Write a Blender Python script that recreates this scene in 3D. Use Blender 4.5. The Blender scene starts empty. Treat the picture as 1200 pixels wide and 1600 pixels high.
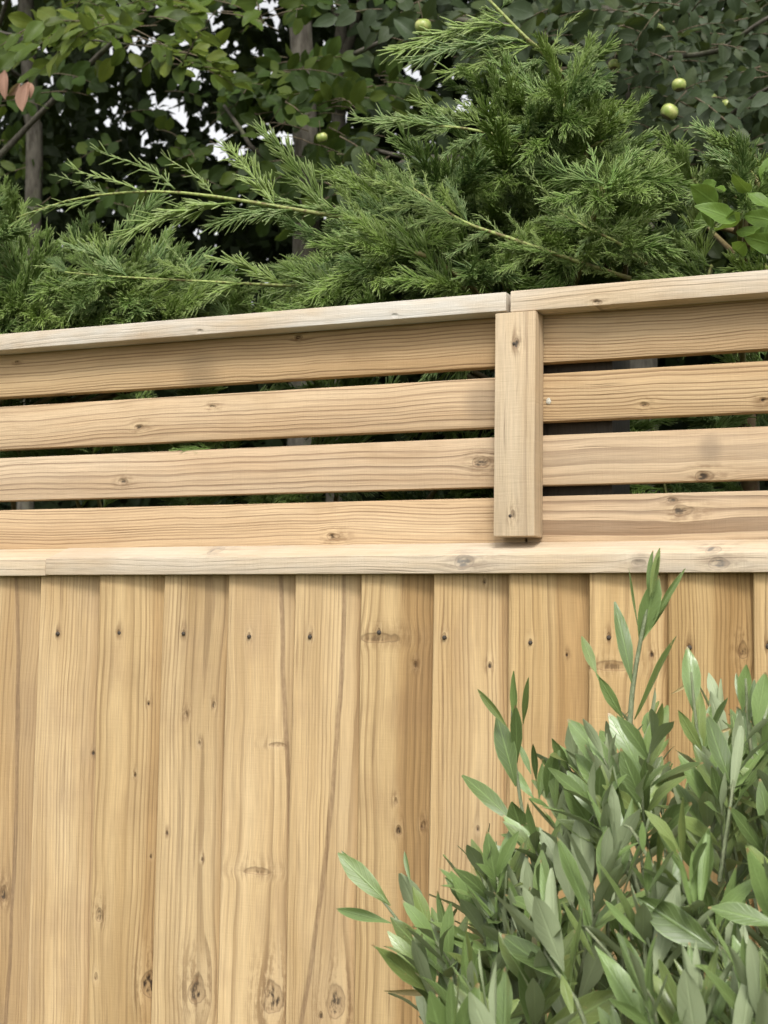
import bpy, bmesh, math, random
import numpy as np
from mathutils import Vector, Matrix, Euler

# ------------------------------------------------------------------ camera, sky, sun, exposure
S = bpy.context.scene
COL = S.collection
EYE = 1.6
F_PX, IMG_W, IMG_H = 2300.0, 1200.0, 1600.0
YAW, PITCH, ROLL, DIST = 0.408518, 0.085120, 0.014852, 1.7238


def cam_axes():
    cy, sy = math.cos(YAW), math.sin(YAW)
    f = Vector((-sy, cy, 0)); r = Vector((cy, sy, 0)); u = Vector((0, 0, 1))
    cp, sp = math.cos(PITCH), math.sin(PITCH)
    f2 = f * cp + u * sp; u2 = u * cp - f * sp
    cr, sr = math.cos(ROLL), math.sin(ROLL)
    return r * cr + u2 * sr, u2 * cr - r * sr, f2


CR, CU, CF = cam_axes()
CAM = Vector((0, -DIST, EYE))
cam = bpy.data.cameras.new('camera')
cam.sensor_fit = 'VERTICAL'; cam.sensor_height = 36.0
cam.lens = F_PX / IMG_H * 36.0
cam.clip_start = 0.05; cam.clip_end = 2000
cam.dof.use_dof = True; cam.dof.focus_distance = 1.65
cam.dof.aperture_fstop = (cam.lens / 1000.0) / 0.0030
co = bpy.data.objects.new('camera', cam); COL.objects.link(co)
co.matrix_world = Matrix(((CR.x, CU.x, -CF.x, CAM.x), (CR.y, CU.y, -CF.y, CAM.y), (CR.z, CU.z, -CF.z, CAM.z), (0, 0, 0, 1)))
S.camera = co

SUN = Vector((0.32, -0.74, 0.92)).normalized()          # overcast: a broad soft glow high behind the viewer
w = bpy.data.worlds.new('World'); S.world = w; w.use_nodes = True
nt = w.node_tree; nt.nodes.clear()
sky = nt.nodes.new('ShaderNodeTexSky'); sky.sky_type = 'NISHITA'; sky.sun_disc = False
sky.sun_elevation = math.asin(SUN.z); sky.sun_rotation = math.atan2(SUN.x, SUN.y)
sky.dust_density = 3.0; sky.air_density = 1.0
hs = nt.nodes.new('ShaderNodeHueSaturation'); hs.inputs['Saturation'].default_value = 0.06
bg = nt.nodes.new('ShaderNodeBackground'); bg.inputs['Strength'].default_value = 0.15
wo = nt.nodes.new('ShaderNodeOutputWorld')
nt.links.new(sky.outputs[0], hs.inputs['Color']); nt.links.new(hs.outputs[0], bg.inputs['Color']); nt.links.new(bg.outputs[0], wo.inputs[0])
sl = bpy.data.lights.new('sun', 'SUN'); sl.energy = 1.4; sl.angle = math.radians(15); sl.color = (1, 0.96, 0.90)
so = bpy.data.objects.new('sun', sl); COL.objects.link(so)
so.rotation_euler = SUN.to_track_quat('Z', 'Y').to_euler()
S.view_settings.view_transform = 'Standard'; S.view_settings.look = 'None'
S.view_settings.exposure = 0.80; S.view_settings.gamma = 1; S.view_settings.use_curve_mapping = False
S.cycles.max_bounces = 6; S.cycles.diffuse_bounces = 3; S.cycles.glossy_bounces = 2
S.cycles.transmission_bounces = 3; S.cycles.use_denoising = True

rnd = random.Random(7)
nrs = np.random.RandomState(11)


# ------------------------------------------------------------------ helpers
def P(px, py, Y):
    """point on the plane y = Y seen at photograph pixel (px, py)"""
    d = CF * F_PX + CR * (px - IMG_W / 2) - CU * (py - IMG_H / 2)
    return CAM + d * ((Y + DIST) / d.y)


CAMn = np.array(CAM); CRn = np.array(CR); CUn = np.array(CU); CFn = np.array(CF)


def to_px(p):
    d = np.asarray(p) - CAMn
    z = d @ CFn
    return IMG_W / 2 + F_PX * (d @ CRn) / z, IMG_H / 2 - F_PX * (d @ CUn) / z, z


def tag(o, label=None, cat=None, group=None, kind=None):
    if label: o['label'] = label
    if cat: o['category'] = cat
    if group: o['group'] = group
    if kind: o['kind'] = kind
    return o


def link(name, data, parent=None):
    o = bpy.data.objects.new(name, data); COL.objects.link(o)
    if parent: o.parent = parent
    return o


def empty(name, loc, label, cat, group=None):
    o = link(name, None); o.location = loc; o.empty_display_size = 0.1
    return tag(o, label, cat, group)


def mesh_from(name, verts, faces, mat=None, uv=None, rv=None, smooth=True):
    me = bpy.data.meshes.new(name)
    me.from_pydata([tuple(v) for v in verts], [], faces)
    if smooth:
        me.polygons.foreach_set('use_smooth', [True] * len(me.polygons))
    if uv is not None:
        ul = me.uv_layers.new(name='UVMap')
        li = np.empty(len(me.loops), dtype=np.int32); me.loops.foreach_get('vertex_index', li)
        ul.data.foreach_set('uv', np.asarray(uv, dtype=np.float32)[li].ravel())
    if rv is not None:
        a = me.attributes.new('rv', 'FLOAT', 'POINT'); a.data.foreach_set('value', np.asarray(rv, dtype=np.float32))
    me.update()
    if mat: me.materials.append(mat)
    return me


class Tubes:
    """collects tapered tubes into one mesh"""
    def __init__(self, sides=6): self.v = []; self.f = []; self.r = []; self.n = sides
    def add(self, pts, rad, rv=0.0, cap=True):
        n = self.n; pts = [Vector(p) for p in pts]; m = len(pts); b = len(self.v)
        up = Vector((0.31, 0.17, 0.93))
        for i, p in enumerate(pts):
            t = (pts[min(i + 1, m - 1)] - pts[max(i - 1, 0)]).normalized()
            a = t.cross(up)
            if a.length < 0.05: a = t.cross(Vector((1, 0, 0)))
            a.normalize(); c = t.cross(a)
            r = rad[i] if hasattr(rad, '__len__') else rad
            for k in range(n):
                q = 2 * math.pi * k / n
                self.v.append(p + (a * math.cos(q) + c * math.sin(q)) * r); self.r.append(rv[i] if hasattr(rv, '__len__') else rv)
        for i in range(m - 1):
            for k in range(n):
                k2 = (k + 1) % n
                self.f.append((b + i * n + k, b + i * n + k2, b + (i + 1) * n + k2, b + (i + 1) * n + k))
        if cap:
            self.f.append(tuple(b + (m - 1) * n + k for k in range(n))); self.f.append(tuple(b + k for k in reversed(range(n))))
        return self
    def mesh(self, name, mat): return mesh_from(name, self.v, self.f, mat, rv=self.r)


def curve_pts(ctrl, n=12):
    """Catmull-Rom through control points"""
    c = [Vector(p) for p in ctrl]; c = [c[0] * 2 - c[1]] + c + [c[-1] * 2 - c[-2]]
    out = []; segs = len(c) - 3
    for j in range(n + 1):
        s = min(j / n * segs, segs - 1e-6); i = int(s); t = s - i
        a, b, d, e = c[i], c[i + 1], c[i + 2], c[i + 3]
        out.append(0.5 * ((2 * b) + (d - a) * t + (2 * a - 5 * b + 4 * d - e) * t * t + (3 * b - a - 3 * d + e) * t ** 3))
    return out


def frame(pos, d, nrm, s=1.0):
    """matrix with local Y along d and local Z near nrm"""
    y = Vector(d).normalized(); z = Vector(nrm); x = y.cross(z)
    if x.length < 1e-4: x = y.cross(Vector((0.3, 0.5, 0.8)))
    x.normalize(); z = x.cross(y)
    if not hasattr(s, '__len__'): s = (s, s, s)
    return Matrix(((x.x * s[0], y.x * s[1], z.x * s[2], pos[0]), (x.y * s[0], y.y * s[1], z.y * s[2], pos[1]), (x.z * s[0], y.z * s[1], z.z * s[2], pos[2]), (0, 0, 0, 1)))


def rvec(k=1.0): return Vector((rnd.gauss(0, k), rnd.gauss(0, k), rnd.gauss(0, k)))


def in_poly(x, y, poly):
    c = False; j = len(poly) - 1
    for i in range(len(poly)):
        xi, yi = poly[i]; xj, yj = poly[j]
        if (yi > y) != (yj > y) and x < (xj - xi) * (y - yi) / (yj - yi) + xi: c = not c
        j = i
    return c


def sample_poly(poly):
    xs = [p[0] for p in poly]; ys = [p[1] for p in poly]
    while True:
        x = rnd.uniform(min(xs), max(xs)); y = rnd.uniform(min(ys), max(ys))
        if in_poly(x, y, poly): return x, y


# ------------------------------------------------------------------ node helpers
class G:
    def __init__(self, name):
        self.mat = bpy.data.materials.new(name); self.mat.use_nodes = True
        self.t = self.mat.node_tree; self.t.nodes.clear()
        self.out = self.t.nodes.new('ShaderNodeOutputMaterial')
    def node(self, typ, **kw):
        n = self.t.nodes.new(typ)
        for k, v in kw.items(): setattr(n, k, v)
        return n
    def put(self, sock, val):
        if isinstance(val, bpy.types.NodeSocket): self.t.links.new(val, sock)
        elif val is not None: sock.default_value = val
    def m(self, op, a, b=None, c=None, clamp=False):
        n = self.node('ShaderNodeMath', operation=op, use_clamp=clamp)
        self.put(n.inputs[0], a); self.put(n.inputs[1], b); self.put(n.inputs[2], c)
        return n.outputs[0]
    def smooth(self, x, a, b, lo=0.0, hi=1.0):
        n = self.node('ShaderNodeMapRange', interpolation_type='SMOOTHSTEP')
        for i, v in enumerate((x, a, b, lo, hi)): self.put(n.inputs[i], v)
        return n.outputs[0]
    def xyz(self, x, y, z):
        n = self.node('ShaderNodeCombineXYZ')
        for i, v in enumerate((x, y, z)): self.put(n.inputs[i], v)
        return n.outputs[0]
    def sep(self, v):
        n = self.node('ShaderNodeSeparateXYZ'); self.put(n.inputs[0], v); return n.outputs
    def noise(self, vec, scale=1.0, detail=2.0, rough=0.5):
        n = self.node('ShaderNodeTexNoise'); self.put(n.inputs['Vector'], vec)
        n.inputs['Scale'].default_value = scale; n.inputs['Detail'].default_value = detail; n.inputs['Roughness'].default_value = rough
        return n.outputs[0]
    def mix(self, f, a, b, blend='MIX'):
        n = self.node('ShaderNodeMix', data_type='RGBA', blend_type=blend)
        self.put(n.inputs[0], f)
        self.put(n.inputs[6], a if isinstance(a, bpy.types.NodeSocket) else (*a, 1)); self.put(n.inputs[7], b if isinstance(b, bpy.types.NodeSocket) else (*b, 1))
        return n.outputs[2]
    def attr(self, name, typ='OBJECT'):
        return self.node('ShaderNodeAttribute', attribute_name=name, attribute_type=typ).outputs
    def bsdf(self, col, rough=0.6, bump=None, spec=0.5):
        b = self.node('ShaderNodeBsdfPrincipled'); self.put(b.inputs['Base Color'], col if isinstance(col, bpy.types.NodeSocket) else (*col, 1))
        self.put(b.inputs['Roughness'], rough); b.inputs['Specular IOR Level'].default_value = spec
        if bump is not None: self.put(b.inputs['Normal'], bump)
        return b
    def bump(self, h, dist, strength=1.0):
        n = self.node('ShaderNodeBump'); self.put(n.inputs['Height'], h); n.inputs['Distance'].default_value = dist; n.inputs['Strength'].default_value = strength
        return n.outputs[0]
    def done(self, sh):
        self.t.links.new(sh if isinstance(sh, bpy.types.NodeSocket) else sh.outputs[0], self.out.inputs[0]); return self.mat


NK = 7


def wood(name, light, dark, ring_col, freq, ring_amt, warp, saw, streak=False, film=(0.36, 0.31, 0.235)):
    """solid sawn softwood: rings round a pith, bent round the knots each piece carries as properties"""
    g = G(name)
    x, y, z = g.sep(g.node('ShaderNodeTexCoord').outputs['Object'])
    pith = g.sep(g.attr('pith')[1])                                   # pith x, pith y, seed
    seed = pith[2]
    zs = g.m('ADD', z, g.m('MULTIPLY', seed, 7.31))
    core = None; halo = None; gsum = None; u = x
    wob = g.noise(g.xyz(g.m('MULTIPLY', x, 60.0), seed, g.m('MULTIPLY', z, 45.0)), 1.0, 2.0)
    for k in range(NK):
        kx, kz, kr = g.sep(g.attr('k%d' % (k + 1))[1])
        flat = g.m('LESS_THAN', kr, 0.0)
        r = g.m('MAXIMUM', g.m('ABSOLUTE', kr), 1e-5)
        dx = g.m('SUBTRACT', x, kx); dz = g.m('SUBTRACT', z, kz); dz = g.m('MULTIPLY', dz, g.m('MULTIPLY_ADD', g.m('GREATER_THAN', dz, 0.0), -0.45, 1.0))
        ax = g.m('DIVIDE', dx, g.m('MULTIPLY', r, g.m('MULTIPLY_ADD', flat, 1.9, 1.0)))
        az = g.m('DIVIDE', dz, g.m('MULTIPLY', r, g.m('MULTIPLY_ADD', flat, -0.75, 1.25)))
        d = g.m('SQRT', g.m('ADD', g.m('MULTIPLY', ax, ax), g.m('MULTIPLY', az, az)))
        d = g.m('ADD', d, g.m('MULTIPLY', g.m('SUBTRACT', wob, 0.5), 0.9))
        bz = g.m('MULTIPLY', az, 0.42); bx = g.m('MULTIPLY', ax, 0.62)
        e = g.m('EXPONENT', g.m('MULTIPLY', g.m('ADD', g.m('MULTIPLY', bx, bx), g.m('MULTIPLY', bz, bz)), -1.0))
        u = g.m('SUBTRACT', u, g.m('MULTIPLY', g.m('MULTIPLY', dx, e), g.m('MULTIPLY_ADD', flat, -0.7, 0.9)))
        c = g.m('MULTIPLY', g.smooth(d, 1.0, 0.2), g.m('MULTIPLY_ADD', flat, -0.4, 1.0)); h = g.m('MULTIPLY', g.smooth(d, 3.4, 0.6), g.m('MULTIPLY_ADD', flat, -0.4, 1.0))
        core = c if core is None else g.m('MAXIMUM', core, c)
        halo = h if halo is None else g.m('MAXIMUM', halo, h)
        gsum = e if gsum is None else g.m('ADD', gsum, e)
    # slow wander of the grain
    w1 = g.noise(g.xyz(g.m('MULTIPLY', x, 3.0), seed, g.m('MULTIPLY', zs, 2.2)), 1.0, 2.0)
    w2 = g.noise(g.xyz(g.m('MULTIPLY', x, 9.0), g.m('ADD', seed, 5.0), g.m('MULTIPLY', zs, 10.0)), 1.0, 2.0)
    u = g.m('ADD', u, g.m('MULTIPLY', g.m('SUBTRACT', w1, 0.5), warp))
    u = g.m('ADD', u, g.m('MULTIPLY', g.m('SUBTRACT', w2, 0.5), warp * 0.16))
    px = g.m('SUBTRACT', u, pith[0]); py = g.m('SUBTRACT', y, pith[1])
    R = g.m('SQRT', g.m('ADD', g.m('MULTIPLY', px, px), g.m('MULTIPLY', py, py)))
    ph = g.m('MULTIPLY', R, g.m('MULTIPLY', g.attr('rings')[2], freq))
    ph = g.m('ADD', ph, g.m('MULTIPLY', g.noise(g.xyz(g.m('MULTIPLY', R, 60.0), seed, g.m('MULTIPLY', zs, 0.4)), 1.0, 2.0), 2.2))
    fr = g.m('FRACT', ph); ring_id = g.m('FLOOR', ph)
    late = g.m('MULTIPLY', g.smooth(fr, 0.45, 0.90), g.smooth(fr, 1.0, 0.93))
    vary = g.noise(g.xyz(g.m('MULTIPLY', ring_id, 3.7), seed, g.m('MULTIPLY', zs, 1.3)), 1.0, 1.0)
    late = g.m('MULTIPLY', late, g.smooth(vary, 0.28, 0.62))
    # colour
    broad = g.noise(g.xyz(g.m('MULTIPLY', u, 17.0), g.m('MULTIPLY', y, 20.0), g.m('MULTIPLY', zs, 1.1)), 1.0, 3.0, 0.55)
    blot = g.noise(g.xyz(g.m('MULTIPLY', x, 11.0), g.m('ADD', seed, 2.0), g.m('MULTIPLY', zs, 7.0)), 1.0, 3.0, 0.6)
    fib = g.noise(g.xyz(g.m('MULTIPLY', u, 620.0), g.m('MULTIPLY', y, 300.0), g.m('MULTIPLY', zs, 14.0)), 1.0, 3.0, 0.65)
    fib2 = g.noise(g.xyz(g.m('MULTIPLY', u, 190.0), g.m('MULTIPLY', y, 150.0), g.m('MULTIPLY', zs, 5.0)), 1.0, 2.0, 0.6)
    cross = g.noise(g.xyz(g.m('MULTIPLY', x, 30.0), seed, g.m('MULTIPLY', zs, 420.0)), 1.0, 2.0, 0.6)
    col = g.mix(g.smooth(broad, 0.3, 0.72), light, dark)
    col = g.mix(g.m('MULTIPLY', g.smooth(blot, 0.50, 0.74), 0.45), col, (0.34, 0.225, 0.12))
    col = g.mix(g.m('MULTIPLY', late, ring_amt), col, ring_col)
    crack = g.m('MULTIPLY', g.smooth(fib2, 0.60, 0.74), g.smooth(g.noise(g.xyz(g.m('MULTIPLY', x, 25.0), seed, g.m('MULTIPLY', zs, 6.0)), 1.0, 1.0), 0.45, 0.65))
    col = g.mix(g.m('MULTIPLY', crack, 0.45), col, (0.16, 0.09, 0.045))
    shade = g.m('ADD', g.m('MULTIPLY_ADD', fib, 0.75, 0.495), g.m('MULTIPLY_ADD', cross, saw, 0.13 - saw * 0.5))
    col = g.mix(1.0, col, g.xyz(shade, shade, shade), 'MULTIPLY')
    # knots
    kn = g.noise(g.xyz(g.m('MULTIPLY', x, 230.0), seed, g.m('MULTIPLY', z, 95.0)), 1.0, 2.0, 0.55)
    feather = g.smooth(g.m('ADD', g.m('MULTIPLY', fib2, 0.8), g.m('MULTIPLY', kn, 0.4)), 0.52, 0.70)
    col = g.mix(g.m('MULTIPLY', halo, g.m('MULTIPLY_ADD', feather, 0.60, 0.04)), col, (0.15, 0.080, 0.032))
    col = g.mix(g.m('MULTIPLY', g.m('MULTIPLY', halo, g.m('SUBTRACT', 1.0, feather)), 0.22), col, (0.72, 0.56, 0.34))
    body = g.m('MULTIPLY', g.smooth(core, 0.02, 0.35), g.m('MULTIPLY_ADD', kn, 0.9, 0.05))
    col = g.mix(g.m('MULTIPLY', body, 0.75), col, (0.17, 0.092, 0.040))
    rim = g.m('MULTIPLY', g.smooth(core, 0.0, 0.10), g.smooth(core, 0.32, 0.12))
    col = g.mix(g.m('MULTIPLY', rim, 0.45), col, (0.10, 0.055, 0.025))
    heart = g.m('MULTIPLY', g.smooth(core, 0.35, 0.9), g.smooth(g.m('ADD', kn, g.m('MULTIPLY', fib2, 0.35)), 0.55, 0.80))
    col = g.mix(heart, col, (0.035, 0.020, 0.010))
    hgt = g.m('ADD', g.m('MULTIPLY', fib, 0.5), g.m('MULTIPLY', cross, saw * 5.0))
    hgt = g.m('SUBTRACT', hgt, g.m('MULTIPLY', late, 0.25))
    hgt = g.m('SUBTRACT', hgt, g.m('MULTIPLY', core, 1.2))
    hgt = g.m('SUBTRACT', hgt, g.m('MULTIPLY', crack, 0.7))
    if streak:                                                        # dark seam of bark wandering down some boards
        hb = g.sep(g.attr('right_band')[1])                               # where the board turns darker towards its right, per board
        hx = g.m('SUBTRACT', g.m('ADD', x, g.m('MULTIPLY', g.m('SUBTRACT', w1, 0.5), 0.02)), hb[0])
        col = g.mix(g.m('MULTIPLY', g.smooth(hx, -0.004, 0.007), hb[1]), col, g.mix(1.0, col, (0.68, 0.58, 0.46), 'MULTIPLY'))
        st = g.attr('seam'); a, b, c = g.sep(st[1]); on = g.attr('seam_on')[2]
        xs = g.m('ADD', a, g.m('MULTIPLY', z, g.m('ADD', b, g.m('MULTIPLY', z, c))))
        dd = g.m('ABSOLUTE', g.m('SUBTRACT', g.m('ADD', x, g.m('MULTIPLY', g.m('SUBTRACT', w2, 0.5), 0.006)), xs))
        sm = g.m('MULTIPLY', g.smooth(dd, 0.0042, 0.0014), on)
        sm = g.m('MULTIPLY', sm, g.m('MULTIPLY_ADD', kn, 0.7, 0.35))
        sd1 = g.m('SUBTRACT', x, xs); right = g.m('MULTIPLY', g.m('MULTIPLY', g.smooth(sd1, 0.0, 0.002), g.smooth(sd1, 0.045, 0.012)), on)
        col = g.mix(g.m('MULTIPLY', right, 0.30), col, (0.30, 0.20, 0.10))
        col = g.mix(g.m('MULTIPLY', sm, 0.85), col, (0.15, 0.085, 0.042))
        hgt = g.m('SUBTRACT', hgt, g.m('MULTIPLY', sm, 1.2))
    # weathering: grey-green film in patches, per piece
    tone = g.sep(g.attr('tone')[1])                                   # brightness, warmth, grey
    wea = g.noise(g.xyz(g.m('MULTIPLY', x, 14.0), g.m('ADD', seed, 9.0), g.m('MULTIPLY', zs, 3.5)), 1.0, 4.0, 0.65)
    grey = g.mix(1.0, film, g.xyz(shade, shade, shade), 'MULTIPLY')
    col = g.mix(g.m('MULTIPLY', g.smooth(wea, 0.25, 0.75), tone[2], clamp=True), col, grey)
    sx = g.sep(g.attr('stain')[1])                                    # a dark water stain: x, z, radius
    sdx = g.m('MULTIPLY', g.m('SUBTRACT', x, sx[0]), 0.9); sdz = g.m('SUBTRACT', z, sx[1])
    sd = g.m('DIVIDE', g.m('SQRT', g.m('ADD', g.m('MULTIPLY', sdx, sdx), g.m('MULTIPLY', sdz, sdz))), g.m('MAXIMUM', sx[2], 1e-5))
    sd = g.m('ADD', sd, g.m('MULTIPLY', g.m('SUBTRACT', wea, 0.5), 1.6))
    col = g.mix(g.m('MULTIPLY', g.smooth(sd, 1.1, 0.2), 0.45), col, (0.17, 0.13, 0.09))
    warm = g.xyz(g.m('MULTIPLY', tone[0], g.m('ADD', 1.0, g.m('MULTIPLY', tone[1], 0.06))), tone[0], g.m('MULTIPLY', tone[0], g.m('SUBTRACT', 1.0, g.m('MULTIPLY', tone[1], 0.16))))
    col = g.mix(1.0, col, warm, 'MULTIPLY')
    return g.done(g.bsdf(col, 0.72, g.bump(hgt, 0.0011, 0.9), 0.25))


BOARD_MAT = wood('featheredge board wood', (0.575, 0.422, 0.230), (0.365, 0.240, 0.108), (0.20, 0.12, 0.052), 230.0, 0.55, 0.03, 0.05, True)
SLAT_MAT = wood('planed slat wood', (0.545, 0.41, 0.268), (0.42, 0.285, 0.165), (0.145, 0.082, 0.042), 160.0, 0.72, 0.034, 0.06)
RAIL_MAT = wood('weathered rail wood', (0.54, 0.42, 0.275), (0.44, 0.325, 0.20), (0.22, 0.145, 0.08), 200.0, 0.45, 0.03, 0.07, False, (0.54, 0.505, 0.435))


def leaf_mat(name, top, under, var, rough=0.45, trans=0.25, vein=0.25, spec=0.3, yellow=(0.16, 0.19, 0.03), yel_amt=0.0, brown=False):
    g = G(name)
    u, v, _ = g.sep(g.node('ShaderNodeUVMap').outputs[0])
    ob = g.node('ShaderNodeObjectInfo').outputs['Random']; rv = g.attr('rv', 'GEOMETRY')[2]
    r = g.m('FRACT', g.m('ADD', ob, rv)); r2 = g.m('FRACT', g.m('MULTIPLY', r, 17.31)); 
    back = g.node('ShaderNodeNewGeometry').outputs['Backfacing']
    bl = g.noise(g.node('ShaderNodeTexCoord').outputs['Object'], 40.0, 3.0)
    t = g.mix(r, [c * (1 - var) for c in top], [c * (1 + var) for c in top])
    t = g.mix(g.m('MULTIPLY', g.smooth(r2, 0.55, 1.0), yel_amt), t, yellow)
    mid = g.smooth(g.m('ABSOLUTE', u), 0.13, 0.03)
    side = g.m('FRACT', g.m('ADD', g.m('MULTIPLY', v, 8.0), g.m('MULTIPLY', g.m('ABSOLUTE', u), -2.2)))
    sv = g.m('MULTIPLY', g.smooth(g.m('ABSOLUTE', g.m('SUBTRACT', side, 0.5)), 0.36, 0.48), 0.35)
    t = g.mix(g.m('MULTIPLY', g.m('MAXIMUM', mid, sv), vein), t, [min(1, c * 1.9 + 0.02) for c in top])
    t = g.mix(g.m('MULTIPLY', g.smooth(bl, 0.45, 0.75), 0.25), t, [c * 0.62 for c in top])
    if brown: t = g.mix(g.m('MULTIPLY', g.smooth(g.m('ADD', v, g.m('MULTIPLY', bl, 0.12)), 1.0, 1.05), g.m('LESS_THAN', r2, 0.4)), t, (0.30, 0.20, 0.09))
    if brown: t = g.mix(g.m('MULTIPLY', g.smooth(g.noise(g.node('ShaderNodeTexCoord').outputs['Object'], 11.0, 3.0), 0.66, 0.74), g.m('GREATER_THAN', r2, 0.75)), t, (0.26, 0.22, 0.08))
    ed = g.smooth(g.m('ABSOLUTE', u), 0.86, 0.98)
    t = g.mix(g.m('MULTIPLY', ed, vein), t, [min(1, c * 1.7 + 0.03) for c in top])
    un = g.mix(g.m('MULTIPLY', mid, 0.5), under, [min(1, c * 1.35) for c in under])
    col = g.mix(back, t, un)
    b = g.bsdf(col, g.m('MULTIPLY_ADD', back, 0.25, rough), g.bump(g.m('MAXIMUM', mid, sv), 0.0006, 0.5), spec)
    if trans <= 0: return g.done(b)
    tr = g.node('ShaderNodeBsdfTranslucent'); g.put(tr.inputs[0], g.mix(0.5, col, (0.22, 0.30, 0.04)))
    ms = g.node('ShaderNodeMixShader'); ms.inputs[0].default_value = trans
    g.t.links.new(b.outputs[0], ms.inputs[1]); g.t.links.new(tr.outputs[0], ms.inputs[2])
    return g.done(ms)


SHRUB_MAT = leaf_mat('sage green shrub leaf', (0.138, 0.200, 0.064), (0.275, 0.325, 0.18), 0.42, 0.34, 0.10, 0.38, 0.6, yellow=(0.22, 0.25, 0.07), yel_amt=0.5, brown=True)
DRY_MAT = leaf_mat('dried leaf', (0.40, 0.23, 0.165), (0.46, 0.30, 0.22), 0.2, 0.7, 0.2, 0.2)
TAN_MAT = leaf_mat('dry tan leaf', (0.50, 0.40, 0.20), (0.50, 0.42, 0.24), 0.1, 0.7, 0.2, 0.2)
BEECH_MAT = leaf_mat('beech leaf', (0.034, 0.060, 0.013), (0.048, 0.075, 0.026), 0.4, 0.5, 0.30, 0.2, spec=0.15, yellow=(0.105, 0.14, 0.022), yel_amt=0.6)
APPLE_MAT = leaf_mat('apple leaf', (0.036, 0.054, 0.024), (0.075, 0.095, 0.058), 0.35, 0.5, 0.2, 0.25, spec=0.2, yel_amt=0.12)
VINE_MAT = leaf_mat('climber leaf', (0.11, 0.185, 0.030), (0.20, 0.26, 0.13), 0.25, 0.45, 0.35, 0.35)
LIT_BEECH_MAT = leaf_mat('lit beech leaf', (0.062, 0.096, 0.015), (0.082, 0.112, 0.027), 0.4, 0.45, 0.35, 0.25, spec=0.2, yellow=(0.17, 0.20, 0.03), yel_amt=0.6)  # lit copy of the beech leaf, light painted in as yellow green
FAR_MAT = leaf_mat('far dark leaf', (0.024, 0.038, 0.013), (0.028, 0.042, 0.017), 0.3, 0.6, 0.1, 0.0, spec=0.2)


def bark(name, c1, c2, sc=1.0):
    g = G(name); tc = g.node('ShaderNodeTexCoord').outputs['Object']; x, y, z = g.sep(tc)
    n = g.noise(g.xyz(g.m('MULTIPLY', x, 45 * sc), g.m('MULTIPLY', y, 45 * sc), g.m('MULTIPLY', z, 14 * sc)), 1.0, 5.0, 0.65)
    n2 = g.noise(tc, 9.0 * sc, 3.0)
    col = g.mix(g.smooth(n, 0.3, 0.7), c1, c2); col = g.mix(g.m('MULTIPLY', g.smooth(n2, 0.5, 0.7), 0.4), col, (0.12, 0.14, 0.07))
    return g.done(g.bsdf(col, 0.85, g.bump(n, 0.004, 0.8), 0.2))


BARK_MAT = bark('grey bark', (0.05, 0.043, 0.033), (0.115, 0.104, 0.082))
TWIG_MAT = bark('brown twig', (0.10, 0.075, 0.05), (0.19, 0.15, 0.10), 4)
STEM_MAT = bark('green shrub stem', (0.16, 0.20, 0.10), (0.26, 0.28, 0.17), 6)


def juniper_mat():
    g = G('conifer scale foliage')
    ob = g.node('ShaderNodeObjectInfo').outputs['Random']; tip = g.attr('rv', 'GEOMETRY')[2]
    r2 = g.m('FRACT', g.m('MULTIPLY', ob, 13.7))
    n = g.noise(g.node('ShaderNodeTexCoord').outputs['Object'], 420.0, 2.0)
    a = g.mix(ob, (0.150, 0.295, 0.036), (0.305, 0.450, 0.070))
    a = g.mix(g.m('MULTIPLY', g.smooth(r2, 0.6, 1.0), 0.6), a, (0.085, 0.215, 0.085))
    col = g.mix(g.m('POWER', tip, 1.3), a, (0.55, 0.66, 0.27))
    col = g.mix(g.smooth(n, 0.35, 0.75), g.mix(1.0, col, (0.62, 0.62, 0.62), 'MULTIPLY'), col)
    b = g.bsdf(col, 0.42, None, 0.45)
    tr = g.node('ShaderNodeBsdfTranslucent'); g.put(tr.inputs[0], col)
    ms = g.node('ShaderNodeMixShader'); ms.inputs[0].default_value = 0.35
    g.t.links.new(b.outputs[0], ms.inputs[1]); g.t.links.new(tr.outputs[0], ms.inputs[2])
    return g.done(ms)


JUN_MAT = juniper_mat()


def juniper_stem_mat():
    g = G('conifer branch'); tip = g.attr('rv', 'GEOMETRY')[2]
    n = g.noise(g.node('ShaderNodeTexCoord').outputs['Object'], 160.0, 3.0)
    col = g.mix(tip, (0.11, 0.065, 0.03), (0.30, 0.36, 0.11)); col = g.mix(g.smooth(n, 0.4, 0.7), col, (0.13, 0.10, 0.04))
    return g.done(g.bsdf(col, 0.6, g.bump(n, 0.001), 0.3))


JSTEM_MAT = juniper_stem_mat()


def simple(name, col, rough=0.5, spec=0.5, ns=0.0, scale=60.0):
    g = G(name)
    if ns:
        n = g.noise(g.node('ShaderNodeTexCoord').outputs['Object'], scale, 4.0)
        c = g.mix(g.smooth(n, 0.3, 0.7), [v * (1 - ns) for v in col], [min(1, v * (1 + ns)) for v in col])
        return g.done(g.bsdf(c, rough, g.bump(n, 0.001, 0.4), spec))
    return g.done(g.bsdf(col, rough, None, spec))


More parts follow.
